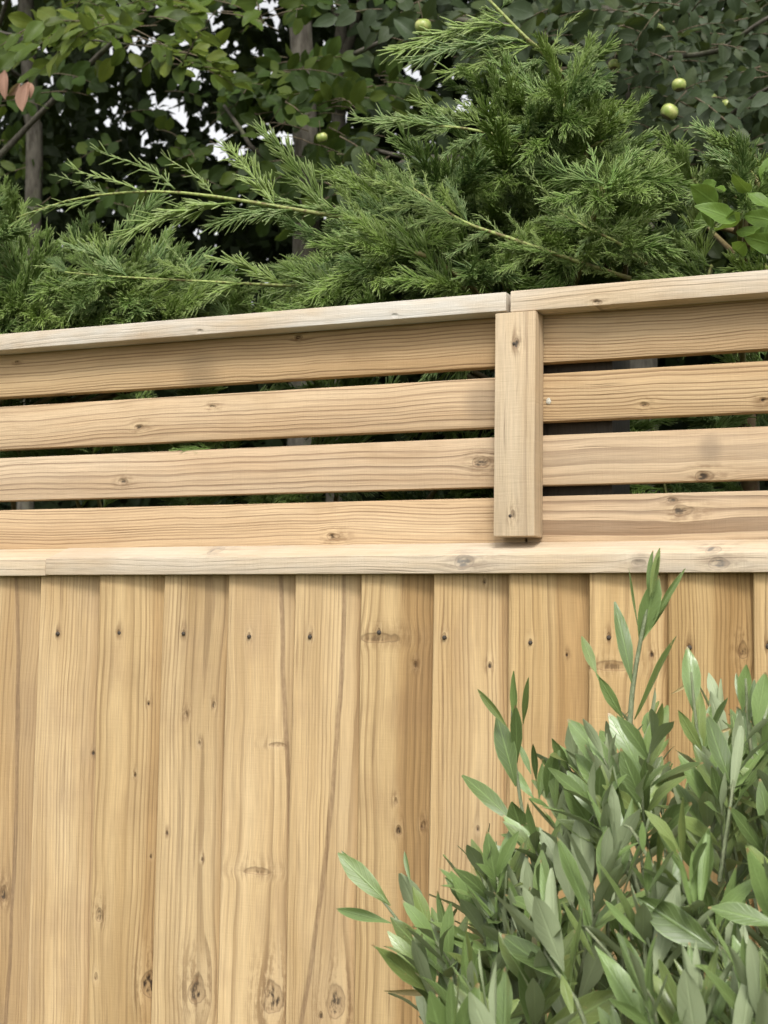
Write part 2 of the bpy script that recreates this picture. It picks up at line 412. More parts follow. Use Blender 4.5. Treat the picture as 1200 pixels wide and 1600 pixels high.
# ------------------------------------------------------------------ ground
def ground():
    g = G('lawn and soil'); tc = g.node('ShaderNodeTexCoord').outputs['Object']
    n = g.noise(tc, 2.0, 5.0); n2 = g.noise(tc, 40.0, 4.0)
    col = g.mix(g.smooth(n, 0.35, 0.65), (0.055, 0.085, 0.025), (0.10, 0.085, 0.05)); col = g.mix(g.smooth(n2, 0.4, 0.7), col, (0.045, 0.055, 0.02))
    m = g.done(g.bsdf(col, 0.9, g.bump(n2, 0.02), 0.1))
    R = 900; v = [(0, 0, 0)]; f = []; N = 32
    for rr in (6, 40, 200, R):
        for k in range(N):
            q = 2 * math.pi * k / N; v.append((rr * math.cos(q), rr * math.sin(q), 0))
    for k in range(N): f.append((0, 1 + k, 1 + (k + 1) % N))
    for j in range(3):
        for k in range(N): f.append((1 + j * N + k, 1 + (j + 1) * N + k, 1 + (j + 1) * N + (k + 1) % N, 1 + j * N + (k + 1) % N))
    tag(link('ground', mesh_from('ground', v, f, m)), 'lawn and bare soil under the fence', None, None, 'structure')


ground()

# ------------------------------------------------------------------ the fence
fence = empty('fence', (-0.75, 0, 0), 'tan timber garden fence of upright boards topped with horizontal slats', 'fence')
FX = Vector((-0.75, 0, 0))
nail_mat = simple('dull nail', (0.07, 0.058, 0.045), 0.8, 0.15, 0.4, 900)


def nail_mesh():
    n = 10; v = [(0, -0.0012, 0)]; f = []
    for rr, yy in ((0.0019, -0.0010), (0.0026, 0.0), (0.0026, 0.003)):
        for k in range(n): q = 2 * math.pi * k / n; v.append((rr * math.cos(q), yy, rr * math.sin(q)))
    for k in range(n):
        k2 = (k + 1) % n
        f.append((0, 1 + k, 1 + k2)); f.append((1 + k, 1 + n + k, 1 + n + k2, 1 + k2)); f.append((1 + n + k, 1 + 2 * n + k, 1 + 2 * n + k2, 1 + n + k2))
    return mesh_from('nail', v, f, nail_mat)


NAIL = nail_mesh()
BY = -0.040                                                          # face of the boards' thick edges
BX = [round(-2.354 + .101 * k, 4) for k in range(9)] + [-1.446, -1.346, -1.2455, -1.1474, -1.0470, -0.9514, -0.8522, -0.7577, -0.6636, -0.5642, -0.4652, -0.3719, -0.2755, -0.180, -0.081, 0.017, 0.115] + [round(.213 + .099 * k, 4) for k in range(7)]
tones = {-1.346: (1.02, 0, .15), -1.2455: (1.08, -.1, .15), -1.1474: (0.90, .3, .05), -1.0470: (0.92, .1, .15), -0.9514: (1.08, -.1, .1), -0.8522: (1.06, 0, .12),
         -0.7577: (0.86, .4, .03), -0.6636: (1.03, .2, .15), -0.5642: (0.95, .5, .05), -0.4652: (1.0, .5, .05), -0.3719: (0.80, .9, .0), -0.2755: (0.95, .5, .05)}
KNOT_PX = [(230, 1100, 3), (211, 1212, 3), (232, 1340, 2.5), (291, 1118, 4), (331, 1103, 3), (310, 1163, 3), (263, 1302, 2.5), (314, 1344, 2.5), (305, 1552, 15), (228, 1545, 14),
           (422, 1568, 17), (430, 1165, -6), (522, 1574, 16), (501, 1588, 4), (618, 1253, 3.5), (622, 1300, 4.5), (658, 1292, 4), (647, 1041, 4), (592, 999, -13), (763, 1041, 4),
           (745, 1297, 3.5), (755, 909, 3), (884, 1024, 2.5), (955, 1043, -12), (1017, 1024, 3), (1160, 1020, 8), (158, 1432, 7), (152, 1527, 4), (195, 1585, 11), (3, 1400, 8),
           (398, 1363, -11), (140, 1178, 3), (1120, 1420, 5), (860, 1410, 4)]
NAIL_PX = [(-10, 990), (89, 990), (186, 989), (286, 990), (388, 995), (484, 995), (592, 988), (694, 996), (828, 1004), (951, 996), (1077, 1012), (1200, 1010)]
SEAM = {-0.9514: ((437, 905), (441, 1050), (449, 1290)), -0.8522: ((537, 905), (534, 1020), (503, 1400)), -1.346: ((26, 905), (27, 1050), (10, 1560))}


def board_mesh(i, wid):
    """featheredge board: thick left edge, thin right edge tucked under the next board"""
    r = random.Random(100 + i); nz = 22; z0, z1 = -1.50, 0.088; v = []; f = []
    ph = [r.uniform(0, 6.28) for _ in range(6)]
    for j in range(nz + 1):
        z = z0 + (z1 - z0) * j / nz
        e = 0.0011 * math.sin(z * 3.1 + ph[0]) + 0.0007 * math.sin(z * 11 + ph[1]); e2 = 0.002 * math.sin(z * 2.3 + ph[2])
        bow = 0.0016 * math.sin(z * 2.6 + ph[3]); cup = 0.0010 * math.sin(z * 4 + ph[4])
        prof = [(0.0013 + e, 0.0002), (0.0, 0.0018)]
        front = [(0.0016 + e, 0.0), (wid * 0.3, 0.0034 + cup), (wid * 0.6, 0.0080 + cup), (wid * 0.83, 0.0145), (wid + e2, 0.0195)]
        back = [(wid + e2, 0.0235), (wid * 0.5, 0.0235), (0.0, 0.0235), (0.0 + e, 0.0016)]
        for (xx, yy) in front + back: v.append((xx, yy + bow, z))
    n = 9
    for j in range(nz):
        for k in range(n):
            k2 = (k + 1) % n; f.append((j * n + k, j * n + k2, (j + 1) * n + k2, (j + 1) * n + k))
    f.append(tuple(range(n - 1, -1, -1))); f.append(tuple(nz * n + k for k in range(n)))
    me = mesh_from('board', v, f, BOARD_MAT, smooth=False)
    return me


for i, bx in enumerate(BX):
    nxt = BX[i + 1] if i + 1 < len(BX) else bx + 0.099
    o = link('board', board_mesh(i, nxt - bx + 0.022), fence)
    lean = rnd.uniform(-0.002, 0.002)
    o.location = Vector((bx, BY, EYE)) - FX
    o['pith'] = (rnd.uniform(0.0, 0.11), rnd.choice((-1, 1)) * rnd.uniform(0.012, 0.07), rnd.uniform(0.3, 9.0))
    o['rings'] = rnd.uniform(.8, 1.2)
    o['tone'] = tones.get(bx, (0.98, .2, .1)); o['stain'] = (9.0, 9.0, 0.001)
    o['right_band'] = {-1.346: (.028, .5, 0.), -1.2455: (.082, .5, 0.), -1.1474: (.076, .6, 0.), -1.0470: (.083, .6, 0.), -0.9514: (.088, .5, 0.), -0.8522: (.080, .6, 0.), -0.7577: (.050, .6, 0.), -0.6636: (.082, .7, 0.), -0.5642: (.055, .7, 0.), -0.4652: (.085, .8, 0.)}.get(bx, (rnd.uniform(.04, .09), .6, 0.0))
    ks = []
    for (px, py) in NAIL_PX:
        q = P(px, py, BY + 0.002)
        if bx <= q.x < nxt: ks.append((q.x - bx, q.z - EYE, 3.4 / 1200.0))
    for (px, py, r) in KNOT_PX:
        q = P(px, py, BY + 0.004)
        if bx <= q.x < nxt: ks.append((q.x - bx, q.z - EYE, r / 1200.0))
    for _ in range(2):
        if len(ks) < NK: ks.append((rnd.uniform(.01, .09), rnd.uniform(-1.3, -0.6), rnd.choice((.004, .008, .012))))
    for k in range(NK): o['k%d' % (k + 1)] = ks[k] if k < len(ks) else (9.0, 9.0, 0.001)
    o['seam_on'] = 0.0; o['seam'] = (0.0, 0.0, 0.0)
    if bx in SEAM:
        q = [P(a, b, BY + 0.007) for a, b in SEAM[bx]]
        A = np.array([[1, p.z - EYE, (p.z - EYE) ** 2] for p in q]); s = np.linalg.solve(A, np.array([p.x - bx for p in q]))
        o['seam'] = tuple(float(t) for t in s); o['seam_on'] = 1.0
    for (px, py) in NAIL_PX:
        q = P(px, py, BY + 0.001)
        if bx <= q.x < nxt:
            n = link('nail', NAIL, o); n.location = (q.x - bx, 0.08 * (q.x - bx) - 0.0010, q.z - EYE); n.scale = (rnd.uniform(.9, 1.2),) * 3
            n.rotation_euler = (rnd.uniform(-.2, .2), rnd.uniform(0, 6), rnd.uniform(-.2, .2))


def bevel_box(name, sx, sy, sz, mat, bev=0.002, cut=None):
    """box from the origin: x 0..sx, y 0..sy, z 0..sz, grain along z; cut(bm) shapes it first"""
    bm = bmesh.new(); bmesh.ops.create_cube(bm, size=1)
    for vt in bm.verts: vt.co = Vector(((vt.co.x + .5) * sx, (vt.co.y + .5) * sy, (vt.co.z + .5) * sz))
    if cut: cut(bm)
    bmesh.ops.bevel(bm, geom=list(bm.edges), offset=bev, segments=2, profile=0.6, affect='EDGES')
    me = bpy.data.meshes.new(name); bm.to_mesh(me); bm.free(); me.materials.append(mat)
    for p in me.polygons: p.use_smooth = True
    me.set_sharp_from_angle(angle=math.radians(35))
    return me


def timber(name, me, loc, horizontal, pith, tone, knots=(), stain=None, Yk=0.0, label=None, roll=0.0, rings=1.0):
    """place a timber; a horizontal one has its grain (local z) along world x and local x pointing down"""
    o = link(name, me, fence); o.location = Vector(loc) - FX
    if horizontal: o.rotation_euler = (0, math.pi / 2 + roll, 0)
    o['pith'] = pith; o['tone'] = tone; o['rings'] = rings
    def loc_of(px, py):
        q = P(px, py, Yk)
        return (loc[2] - q.z, q.x - loc[0]) if horizontal else (q.x - loc[0], q.z - loc[2])
    for k in range(NK):
        if k < len(knots): a, b = loc_of(*knots[k][:2]); o['k%d' % (k + 1)] = (a, b, knots[k][2] / 1200.0)
        else: o['k%d' % (k + 1)] = (9.0, 9.0, 0.001)
    if stain: a, b = loc_of(*stain[:2]); o['stain'] = (a, b, stain[2] / 1200.0)
    else: o['stain'] = (9.0, 9.0, 0.001)
    if label: o['label'] = label
    return o


# slats: (top z, bottom z) relative to the eye, left bay and right bay
XL0, XM, XR1 = -2.4, -0.556, 0.9
rows = [(0.4030, 0.3398), (0.3264, 0.2634), (0.2510, 0.1885), (0.1752, 0.118)]
rows_r = [(0.4040, 0.3407), (0.3275, 0.2676), (0.2507, 0.1887), (0.1755, 0.118)]
look_l = [((-0.03, 0.055, 1.3), (0.86, .95, .0), [(465, 527, 5), (25, 565, 3)], (310, 588, 50)), ((0.10, 0.02, 2.6), (1.02, .25, .12), [(330, 636, 4), (215, 668, 6)], (752, 630, 34)),
          ((0.09, -0.03, 3.4), (1.05, -.05, .25), [(190, 752, 6), (748, 722, 10)], None), ((-0.06, 0.05, 4.9), (1.0, .35, .03), [(518, 838, 7)], None)]
look_r = [((0.11, 0.04, 5.2), (0.86, .75, .0), [(1230, 510, 6)], None), ((-0.05, 0.06, 6.1), (0.92, .8, .05), [(1005, 632, 5), (1192, 625, 5)], None),
          ((0.03, -0.02, 7.7), (1.03, 0, .2), [(1096, 744, 9)], (1110, 700, 22)), ((0.04, 0.025, 8.3), (1.04, -.05, .28), [(1062, 798, 9), (1047, 782, 5)], None)]
for side, (rws, looks, xa, xb) in enumerate(((rows, look_l, XL0, XM - 0.001), (rows_r, look_r, XM + 0.001, XR1))):
    for (zt, zb), (pi, to, kn, st), fine in zip(rws, looks, ((1.9, 1.0, 1.0, 1.8), (1.9, 1.7, .8, .7))[side]):
        me = bevel_box('slat', zt - zb, 0.019, xb - xa, SLAT_MAT, 0.0028)
        timber('slat', me, (xa, 0.0, EYE + zt), True, pi, to, kn, st, 0.0, roll=rnd.uniform(-.0012, .0012) if side else 0.0, rings=fine)
# top rails lying over the slats and the batten
timber('top_rail', bevel_box('top_rail', 0.0236, 0.064, 1.83, RAIL_MAT, 0.0016), (-0.5735 - 1.83, -0.031, EYE + 0.4262), True, (-0.02, 0.04, 1.9), (1.0, -.2, 1.1), [(305, 515, 4), (610, 490, 4)], None, -0.042, 'weathered grey top rail')
timber('top_rail', bevel_box('top_rail', 0.0264, 0.064, 1.45, RAIL_MAT, 0.0016), (-0.5680, -0.031, EYE + 0.4267), True, (0.05, 0.03, 2.9), (1.08, -.2, .55), [(927, 470, 5)], None, -0.042, 'paler top rail of fresher timber')
# batten in front of the joint, fence post behind it
bt = timber('batten', bevel_box('batten', 0.0518, 0.0345, 0.2750, RAIL_MAT, 0.0016), (-0.5860, -0.035, EYE + 0.1243), False, (0.016, 0.07, 3.7), (0.98, .12, .25), [(803, 537, 5), (797, 806, 5)], None, -0.045)
for (px, py) in ((803, 537), (797, 806)):
    q = P(px, py, -0.035); n = link('nail', NAIL, bt); n.location = (q.x + 0.5860, -0.0003, q.z - EYE - 0.1243); n.scale = (.8, .8, .8)
timber('post', bevel_box('post', 0.10, 0.09, 2.0, RAIL_MAT, 0.003), (-0.553, 0.0205, 0), False, (0.05, 0.05, 4.4), (0.07, .0, .5))  # brightness cut to near black: shade behind the slats put into the tone


# sloped capping rail: two lengths butted at the left
def cap_cut(bm):
    for vt in bm.verts:
        if vt.co.y > 0.04 and vt.co.x < 0.01: vt.co.x = -0.0245
CAPZ = 0.1012
timber('capping_rail', bevel_box('capping_rail', 0.0225, 0.069, 1.2, RAIL_MAT, 0.0014, cap_cut), (-1.2315 - 1.2, -0.0492, EYE + CAPZ - 0.0006), True, (0.055, -0.04, 6.3), (1.0, .05, .5), [], None, -0.062)
cap = timber('capping_rail', bevel_box('capping_rail', 0.0222, 0.069, 2.1, RAIL_MAT, 0.0014, cap_cut), (-1.231, -0.050, EYE + CAPZ), True, (0.06, -0.045, 6.6), (1.0, .0, .55), [(318, 858, 8), (722, 878, 11), (995, 880, 7), (1108, 858, 7), (1120, 880, 9)], (1000, 880, 20), -0.05)
# arris rails on the back
for zz in (0.55, 1.25):
    timber('back_rail', bevel_box('back_rail', 0.07, 0.04, 3.2, RAIL_MAT, 0.003), (-2.3, -0.0155, EYE - EYE + zz), True, (0.03, 0.03, 7.1), (0.9, .2, .3))


# ------------------------------------------------------------------ leaf shapes
def leaf_shape(kind, L, W, fold, bend, twist, nt=8, seed=0):
    r = random.Random(seed); v = []; uv = []; f = []; nx = 5 if nt > 5 else 3
    for i in range(nt + 1):
        t = i / nt
        if kind == 'lance': w = math.sin(math.pi * min(1, t ** 1.16 * 0.972 + 0.006)) ** 0.92
        elif kind == 'oval': w = math.sin(math.pi * min(1, t * 0.985 + 0.01)) ** 0.62 * (1.0 - 0.12 * t)
        elif kind == 'ovate': w = math.sin(math.pi * min(1, t ** 0.78 * 0.99 + 0.006)) ** 0.7
        else: w = math.sin(math.pi * min(1, t ** 0.62 * 0.98 + 0.015)) ** 0.55
        w *= W / 2 * (1 + 0.05 * r.uniform(-1, 1))
        if t < 0.08: w = max(w * 0.6, W * 0.03)
        yy = L * t; zz = -bend * L * t * t; tw = twist * t
        for k in range(nx):
            s = (k - (nx - 1) / 2) * 2.0 / (nx - 1)
            x = s * w; z = abs(s) * w * fold + 0.06 * W * math.sin(t * 9 + k * 2.1 + seed) * abs(s)
            v.append((x * math.cos(tw) - z * math.sin(tw), yy, zz + x * math.sin(tw) + z * math.cos(tw))); uv.append((s, t))
    for i in range(nt):
        for k in range(nx - 1):
            a = i * nx + k; f.append((a, a + 1, a + nx + 1, a + nx))
    return v, f, uv


def leaf_meshes(name, kind, mat, aspect, n, fold=(.1, .35), bend=(-.05, .3), nt=8, seed=0, twist=.6):
    r = random.Random(seed); out = []
    for i in range(n):
        v, f, uv = leaf_shape(kind, 1.0, aspect * r.uniform(.85, 1.15), r.uniform(*fold), r.uniform(*bend), r.uniform(-twist, twist), nt, seed + i)
        out.append((mesh_from(name, v, f, mat, uv), np.array(v), f, np.array(uv)))
    return out


def join_leaves(name, shapes, mats, mat, rvs=None):
    """many leaves as one mesh; mats is a list of (variant, matrix)"""
    V = []; Fc = []; U = []; R = []; b = 0
    for i, (k, M) in enumerate(mats):
        _, v, f, uv = shapes[k]
        A = np.array(M); V.append(v @ A[:3, :3].T + A[:3, 3]); U.append(uv); R.append(np.full(len(v), rnd.random()))
        Fc += [tuple(a + b for a in q) for q in f]; b += len(v)
    return mesh_from(name, np.concatenate(V), Fc, mat, np.concatenate(U), np.concatenate(R))


# ------------------------------------------------------------------ sky gaps between the far leaves
GAPS = [(350, 22, 12), (245, 50, 10), (258, 40, 8), (218, 55, 6), (218, 68, 5), (292, 78, 6), (428, 15, 15), (395, 85, 13), (390, 98, 9), (440, 40, 5), (145, 162, 6), (95, 180, 6),
        (185, 135, 8), (78, 125, 5), (214, 155, 5), (240, 155, 5), (265, 155, 13), (275, 170, 11), (295, 185, 9), (195, 193, 7), (225, 216, 9), (262, 220, 11), (325, 195, 13),
        (350, 205, 9), (345, 225, 14), (365, 230, 14), (340, 245, 8), (380, 230, 8), (410, 190, 8), (420, 200, 9), (445, 208, 12), (460, 220, 6), (535, 180, 11), (547, 185, 9),
        (612, 210, 8), (606, 240, 6), (642, 92, 9), (645, 108, 8), (600, 123, 5), (698, 98, 6), (688, 88, 4), (730, 145, 9), (745, 165, 9), (760, 162, 9), (720, 170, 6), (705, 118, 5),
        (310, 120, 5), (330, 35, 5), (372, 62, 4)]
GA = np.array(GAPS, dtype=float); GA[:, 2] *= 0.78


def in_gap(p, size_m, k=0.42, smin=4.0):
    x, y, z = to_px(p)
    if z <= 0: return False
    s = max(smin, size_m * F_PX / z * k)
    return bool((((GA[:, 0] - x) ** 2 + (GA[:, 1] - y) ** 2) < (GA[:, 2] + s) ** 2).any())


# far woodland: one dense dark mass of leaves beyond the garden
def woodland():
    sh = leaf_meshes('far_leaf', 'oval', FAR_MAT, 0.62, 4, (.05, .3), (0, .3), 2, 40)
    mats = []
    def put(n, lo, hi, size, Yr):
        c = 0
        while c < n:
            p = Vector((rnd.uniform(lo[0], hi[0]), rnd.uniform(*Yr), rnd.uniform(lo[1], hi[1])))
            s = size * rnd.uniform(.7, 1.25); c += 1
            if in_gap(p, s, .28, 1.0): continue
            mats.append((rnd.randrange(4), frame(p, rvec() + Vector((0, 0, -.6)), rvec() + Vector((0, -.8, .6)), s)))
    put(52000, (-8.2, 0.2), (2.6, 5.9), 0.105, (5.6, 8.2))
    put(15000, (-8.6, 0.4), (2.4, 6.0), 0.20, (6.4, 8.6))
    put(6000, (-9.5, 1.5), (0.3, 3.2), 0.26, (6.0, 8.0))
    put(9000, (-14, 2.0), (4.5, 11.0), 0.36, (7.5, 10.0))
    o = link('woodland', join_leaves('woodland', sh, mats, FAR_MAT))
    tag(o, 'dark mass of leaves filling the view beyond the garden', 'woodland', None, 'stuff')


woodland()

# ------------------------------------------------------------------ broadleaved trees
BEECH = leaf_meshes('leaf', 'oval', BEECH_MAT, 0.66, 8, (.05, .30), (-.05, .25), 8, 60)
BEECH_LO = leaf_meshes('leaf', 'oval', BEECH_MAT, 0.66, 4, (.05, .30), (0, .25), 3, 70)


def twig_leaves(base, d, n, size, facing, out, twigs, droop=.25):
    """alternate leaves along a short twig; out gets (position, direction, normal, size)"""
    d = Vector(d).normalized(); L = n * size * 0.36
    side = d.cross(Vector(facing)); side.normalize()
    pts = [base + d * L * t - Vector((0, 0, droop * L * t * t)) for t in (0, .33, .66, 1)]
    twigs.append((pts, [.0022, .0018, .0014, .0008]))
    for i in range(n):
        t = (i + .7) / n; p = base + d * L * t - Vector((0, 0, droop * L * t * t))
        s = (1 if i % 2 else -1) * (0 if i == n - 1 else 1)
        ld = d * .75 + side * s * .85 + rvec(.18) - Vector((0, 0, .12))
        out.append((p, ld, Vector(facing) + rvec(.33), size * rnd.uniform(.75, 1.15)))


def finish_tree(tree, loc, leaves, shapes, lo, mat, keep, name='leaf', gapk=0.35):
    """the leaves that show largest become parts of their own, the others one part"""
    good = []
    for (p, d, n, s) in leaves:
        c = Vector(p) + Vector(d).normalized() * s * .5
        if in_gap(c, s, gapk): continue
        x, y, z = to_px(c)
        vis = -30 < x < 1230 and -30 < y < 520
        good.append(((s / z if vis else -1.0), p, d, n, s))
    good.sort(key=lambda t: -t[0])
    rest = []
    for i, (q, p, d, n, s) in enumerate(good):
        M = Matrix.Translation(-loc) @ frame(p, d, n, s)
        if i < keep and q > 0:
            k = rnd.randrange(len(shapes)); o = link(name, shapes[k][0], tree); o.matrix_local = M
        else: rest.append((rnd.randrange(len(lo)), M))
    if rest: tag(link('foliage', join_leaves('foliage', lo, rest, mat), tree), kind='stuff')


def tube_part(name, parent, loc, ctrl, r0, r1, mat, n=14, sides=9, wob=0.0):
    pts = curve_pts(ctrl, n); rr = [r0 + (r1 - r0) * i / n for i in range(n + 1)]
    rr = [q * (1 + wob * math.sin(i * 2.3 + r0 * 900)) for i, q in enumerate(rr)]
    return link(name, Tubes(sides).add([p - loc for p in pts], rr).mesh(name, mat), parent)


def twig_part(parent, loc, twigs, mat):
    t = Tubes(4)
    for pts, rad in twigs: t.add([Vector(p) - loc for p in pts], rad)
    tag(link('twigs', t.mesh('twigs', mat), parent), kind='stuff')


def unseen_canopy(leaves, n, c, r, size):
    """outer crown of a tree, unseen above the frame, shaped to block sky light"""
    for _ in range(n):
        while True:
            q = Vector((rnd.uniform(-1, 1), rnd.uniform(-1, 1), rnd.uniform(-1, 1)))
            if q.length < 1: break
        q = q.normalized() * q.length ** .5
        p = Vector((c[0] + q.x * r[0], c[1] + q.y * r[1], c[2] + q.z * r[2]))
        x, y, z = to_px(p)
        if z > 0 and y > -70 and -120 < x < 1320: continue
        leaves.append((p, rvec() + Vector((0, 0, -.3)), rvec(.6) + Vector((0, -.3, 1)), size * rnd.uniform(.7, 1.3)))


FACE = (CAM - Vector((-2.5, 2.5, 3.2))).normalized()


def fill_twigs(poly, n, Yr, size, leaves, twigs, up=.5, face=.8, nl=(5, 8), dirx=None):
    for _ in range(n):
        px, py = sample_poly(poly); b = P(px, py, rnd.uniform(*Yr))
        d = Vector((rnd.choice((-1, 1)) if dirx is None else dirx, rnd.uniform(-.8, .4), rnd.uniform(-.35, .25))) + rvec(.2)
        twig_leaves(b, d, rnd.randint(*nl), size, FACE * face + Vector((0, 0, up)) + rvec(.25), leaves, twigs)


# left beech: dark trunk at the left edge, its lit sprays hang across the top left
loc = P(55, 500, 3.6); loc.z = 0
beech = empty('beech_tree', loc, 'beech tree with a slim dark trunk at the far left edge and dead leaves', 'tree', 'beech trees behind the fence')
tube_part('trunk', beech, loc, [Vector((loc.x, 3.6, 0)), P(52, 330, 3.6), P(48, 170, 3.6), P(38, -60, 3.62), P(30, -500, 3.7)], .040, .034, BARK_MAT, wob=.05)
tube_part('branch', beech, loc, [P(45, 130, 3.5), P(5, 100, 2.9), P(-5, 60, 2.6), P(20, -30, 2.4)], .011, .007, BARK_MAT)
lv = []; tw = []
fill_twigs([(0, 20), (60, 60), (90, 140), (0, 160)], 5, (1.9, 2.6), .07, lv, tw)
fill_twigs([(0, 150), (140, 190), (260, 205), (330, 260), (300, 340), (0, 320)], 18, (2.8, 4.0), .075, lv, tw, .3, .9)
unseen_canopy(lv, 3600, (-5.0, 4.8, 6.6), (3.0, 2.7, 2.6), .26)
finish_tree(beech, loc, lv, BEECH, BEECH_LO, BEECH_MAT, 300)
twig_part(beech, loc, tw, TWIG_MAT)
DRY = leaf_meshes('dried_leaf', 'lance', DRY_MAT, 0.46, 3, (.7, 1.1), (-.1, .5), 8, 90)
for j, (bx_, by_, tx_, ty_, sc) in enumerate(((8, 108, 2, 152, 1.0), (32, 128, 10, 152, .9), (44, 128, 34, 178, 1.05), (48, 128, 47, 150, .7))):
    a = P(bx_, by_, 1.7); b = P(tx_, ty_, 1.68)
    o = link('leaf', DRY[j % 3][0], beech); o.matrix_local = Matrix.Translation(-loc) @ frame(a, b - a, FACE + rvec(.3), ((b - a).length * .85, (b - a).length * .9, (b - a).length * .9)); o['label'] = 'curled pinkish brown dead leaf'

# left beech's lit sprays on an added tree, light painted into leaf colour
loc2 = loc
loc = P(-150, 500, 2.4); loc.z = 0
lighter = empty('added_lit_beech', loc, 'added tree with beech sprays across the top left corner, lit look painted in brighter yellow green', 'tree')
tube_part('trunk', lighter, loc, [Vector((loc.x, 2.4, 0)), P(-140, 400, 2.4), P(-120, 100, 2.4), P(-90, -300, 2.4)], .03, .018, BARK_MAT, wob=.04)  # trunk of the added tree
tube_part('branch', lighter, loc, [P(-130, 330, 2.4), P(-20, 260, 2.5), P(65, 175, 2.5), P(140, 100, 2.4), P(205, 38, 2.3), P(260, -20, 2.2)], .013, .007, BARK_MAT, wob=.06)
tube_part('branch', lighter, loc, [P(-100, 0, 2.4), P(0, 50, 1.9), P(120, 60, 1.7), P(250, 75, 1.6)], .006, .002, BARK_MAT)
LIT_BEECH = leaf_meshes('leaf', 'oval', LIT_BEECH_MAT, 0.64, 8, (.05, .35), (-.05, .25), 8, 64)
LIT_BEECH_LO = leaf_meshes('leaf', 'oval', LIT_BEECH_MAT, 0.64, 4, (.05, .30), (0, .25), 3, 74)
lv = []; tw = []
fill_twigs([(20, 60), (60, 30), (150, 0), (250, 0), (310, 95), (250, 105), (200, 85), (130, 70), (60, 100), (30, 110)], 30, (1.4, 1.9), .074, lv, tw, .7, .7)
fill_twigs([(60, -10), (420, -20), (430, 15), (300, 30), (120, 30), (60, 20)], 16, (1.7, 2.3), .075, lv, tw, .7, .7)
fill_twigs([(200, 60), (290, 85), (310, 110), (230, 110), (180, 90)], 10, (1.35, 1.6), .07, lv, tw, .9, .6, dirx=1)
finish_tree(lighter, loc, lv, LIT_BEECH, LIT_BEECH_LO, LIT_BEECH_MAT, 300)
twig_part(lighter, loc, tw, TWIG_MAT)

# middle beech: grey trunk behind the long conifer shoot
loc = P(470, 500, 3.0); loc.z = 0
beech2 = empty('beech_tree', loc, 'beech tree with the thick pale grey trunk near the top middle', 'tree', 'beech trees behind the fence')
tube_part('trunk', beech2, loc, [Vector((loc.x, 3.0, 0)), P(478, 380, 3.0), P(476, 200, 3.0), P(472, 80, 3.0), P(466, -40, 3.0), P(455, -500, 3.1)], .052, .040, BARK_MAT, wob=.03)
tube_part('branch', beech2, loc, [P(350, 165, 2.6), P(375, 200, 2.6), P(402, 238, 2.6), P(470, 270, 2.8)], .006, .009, BARK_MAT)
tube_part('branch', beech2, loc, [P(555, 84, 2.5), P(590, 68, 2.45), P(625, 52, 2.4)], .009, .006, BARK_MAT)
lv = []; tw = []
fill_twigs([(430, 85), (560, 75), (640, 120), (660, 150), (600, 160), (540, 130), (440, 125)], 22, (2.2, 2.8), .068, lv, tw, .45, .9)
fill_twigs([(370, 130), (450, 130), (520, 170), (480, 195), (380, 190)], 12, (2.4, 3.0), .07, lv, tw, .45, .9)
fill_twigs([(150, 130), (290, 130), (380, 150), (400, 240), (300, 260), (160, 220)], 9, (2.8, 3.6), .075, lv, tw, .3, .9)
fill_twigs([(400, 240), (520, 230), (640, 250), (560, 330), (400, 330)], 10, (2.6, 3.4), .075, lv, tw, .3, .9)
fill_twigs([(440, 100), (530, 110), (530, 330), (440, 330)], 26, (1.9, 2.7), .07, lv, tw, .4, .9)
fill_twigs([(330, -20), (600, -30), (600, 20), (340, 20)], 12, (1.9, 2.6), .07, lv, tw, .6, .8)
unseen_canopy(lv, 3600, (-2.2, 4.6, 6.5), (2.7, 3.0, 2.5), .26)
finish_tree(beech2, loc, lv, BEECH, BEECH_LO, BEECH_MAT, 260)
twig_part(beech2, loc, tw, TWIG_MAT)

# slender forked tree right of that trunk
loc = P(530, 500, 3.8); loc.z = 0
fork = empty('forked_tree', loc, 'slim dark forked stems just right of the pale grey trunk', 'tree')
tube_part('trunk', fork, loc, [Vector((loc.x, 3.8, 0)), P(528, 300, 3.8), P(530, 95, 3.8), P(537, 20, 3.8), P(541, -60, 3.8), P(545, -400, 3.9)], .036, .018, BARK_MAT)
tube_part('limb', fork, loc, [P(529, 110, 3.8), P(548, 60, 3.78), P(561, 10, 3.76), P(580, -60, 3.76), P(600, -300, 3.8)], .022, .013, BARK_MAT)
tube_part('limb', fork, loc, [P(534, 60, 3.8), P(526, 25, 3.85), P(510, -20, 3.9), P(495, -200, 3.9)], .014, .009, BARK_MAT)
lv = []; tw = []
unseen_canopy(lv, 500, (-2.6, 5.6, 6.0), (1.2, 1.0, 1.1), .2)
fill_twigs([(500, 150), (600, 140), (620, 260), (500, 260)], 8, (3.4, 3.9), .07, lv, tw, .3, .9)
finish_tree(fork, loc, lv, BEECH, BEECH_LO, BEECH_MAT, 40)
twig_part(fork, loc, tw, TWIG_MAT)

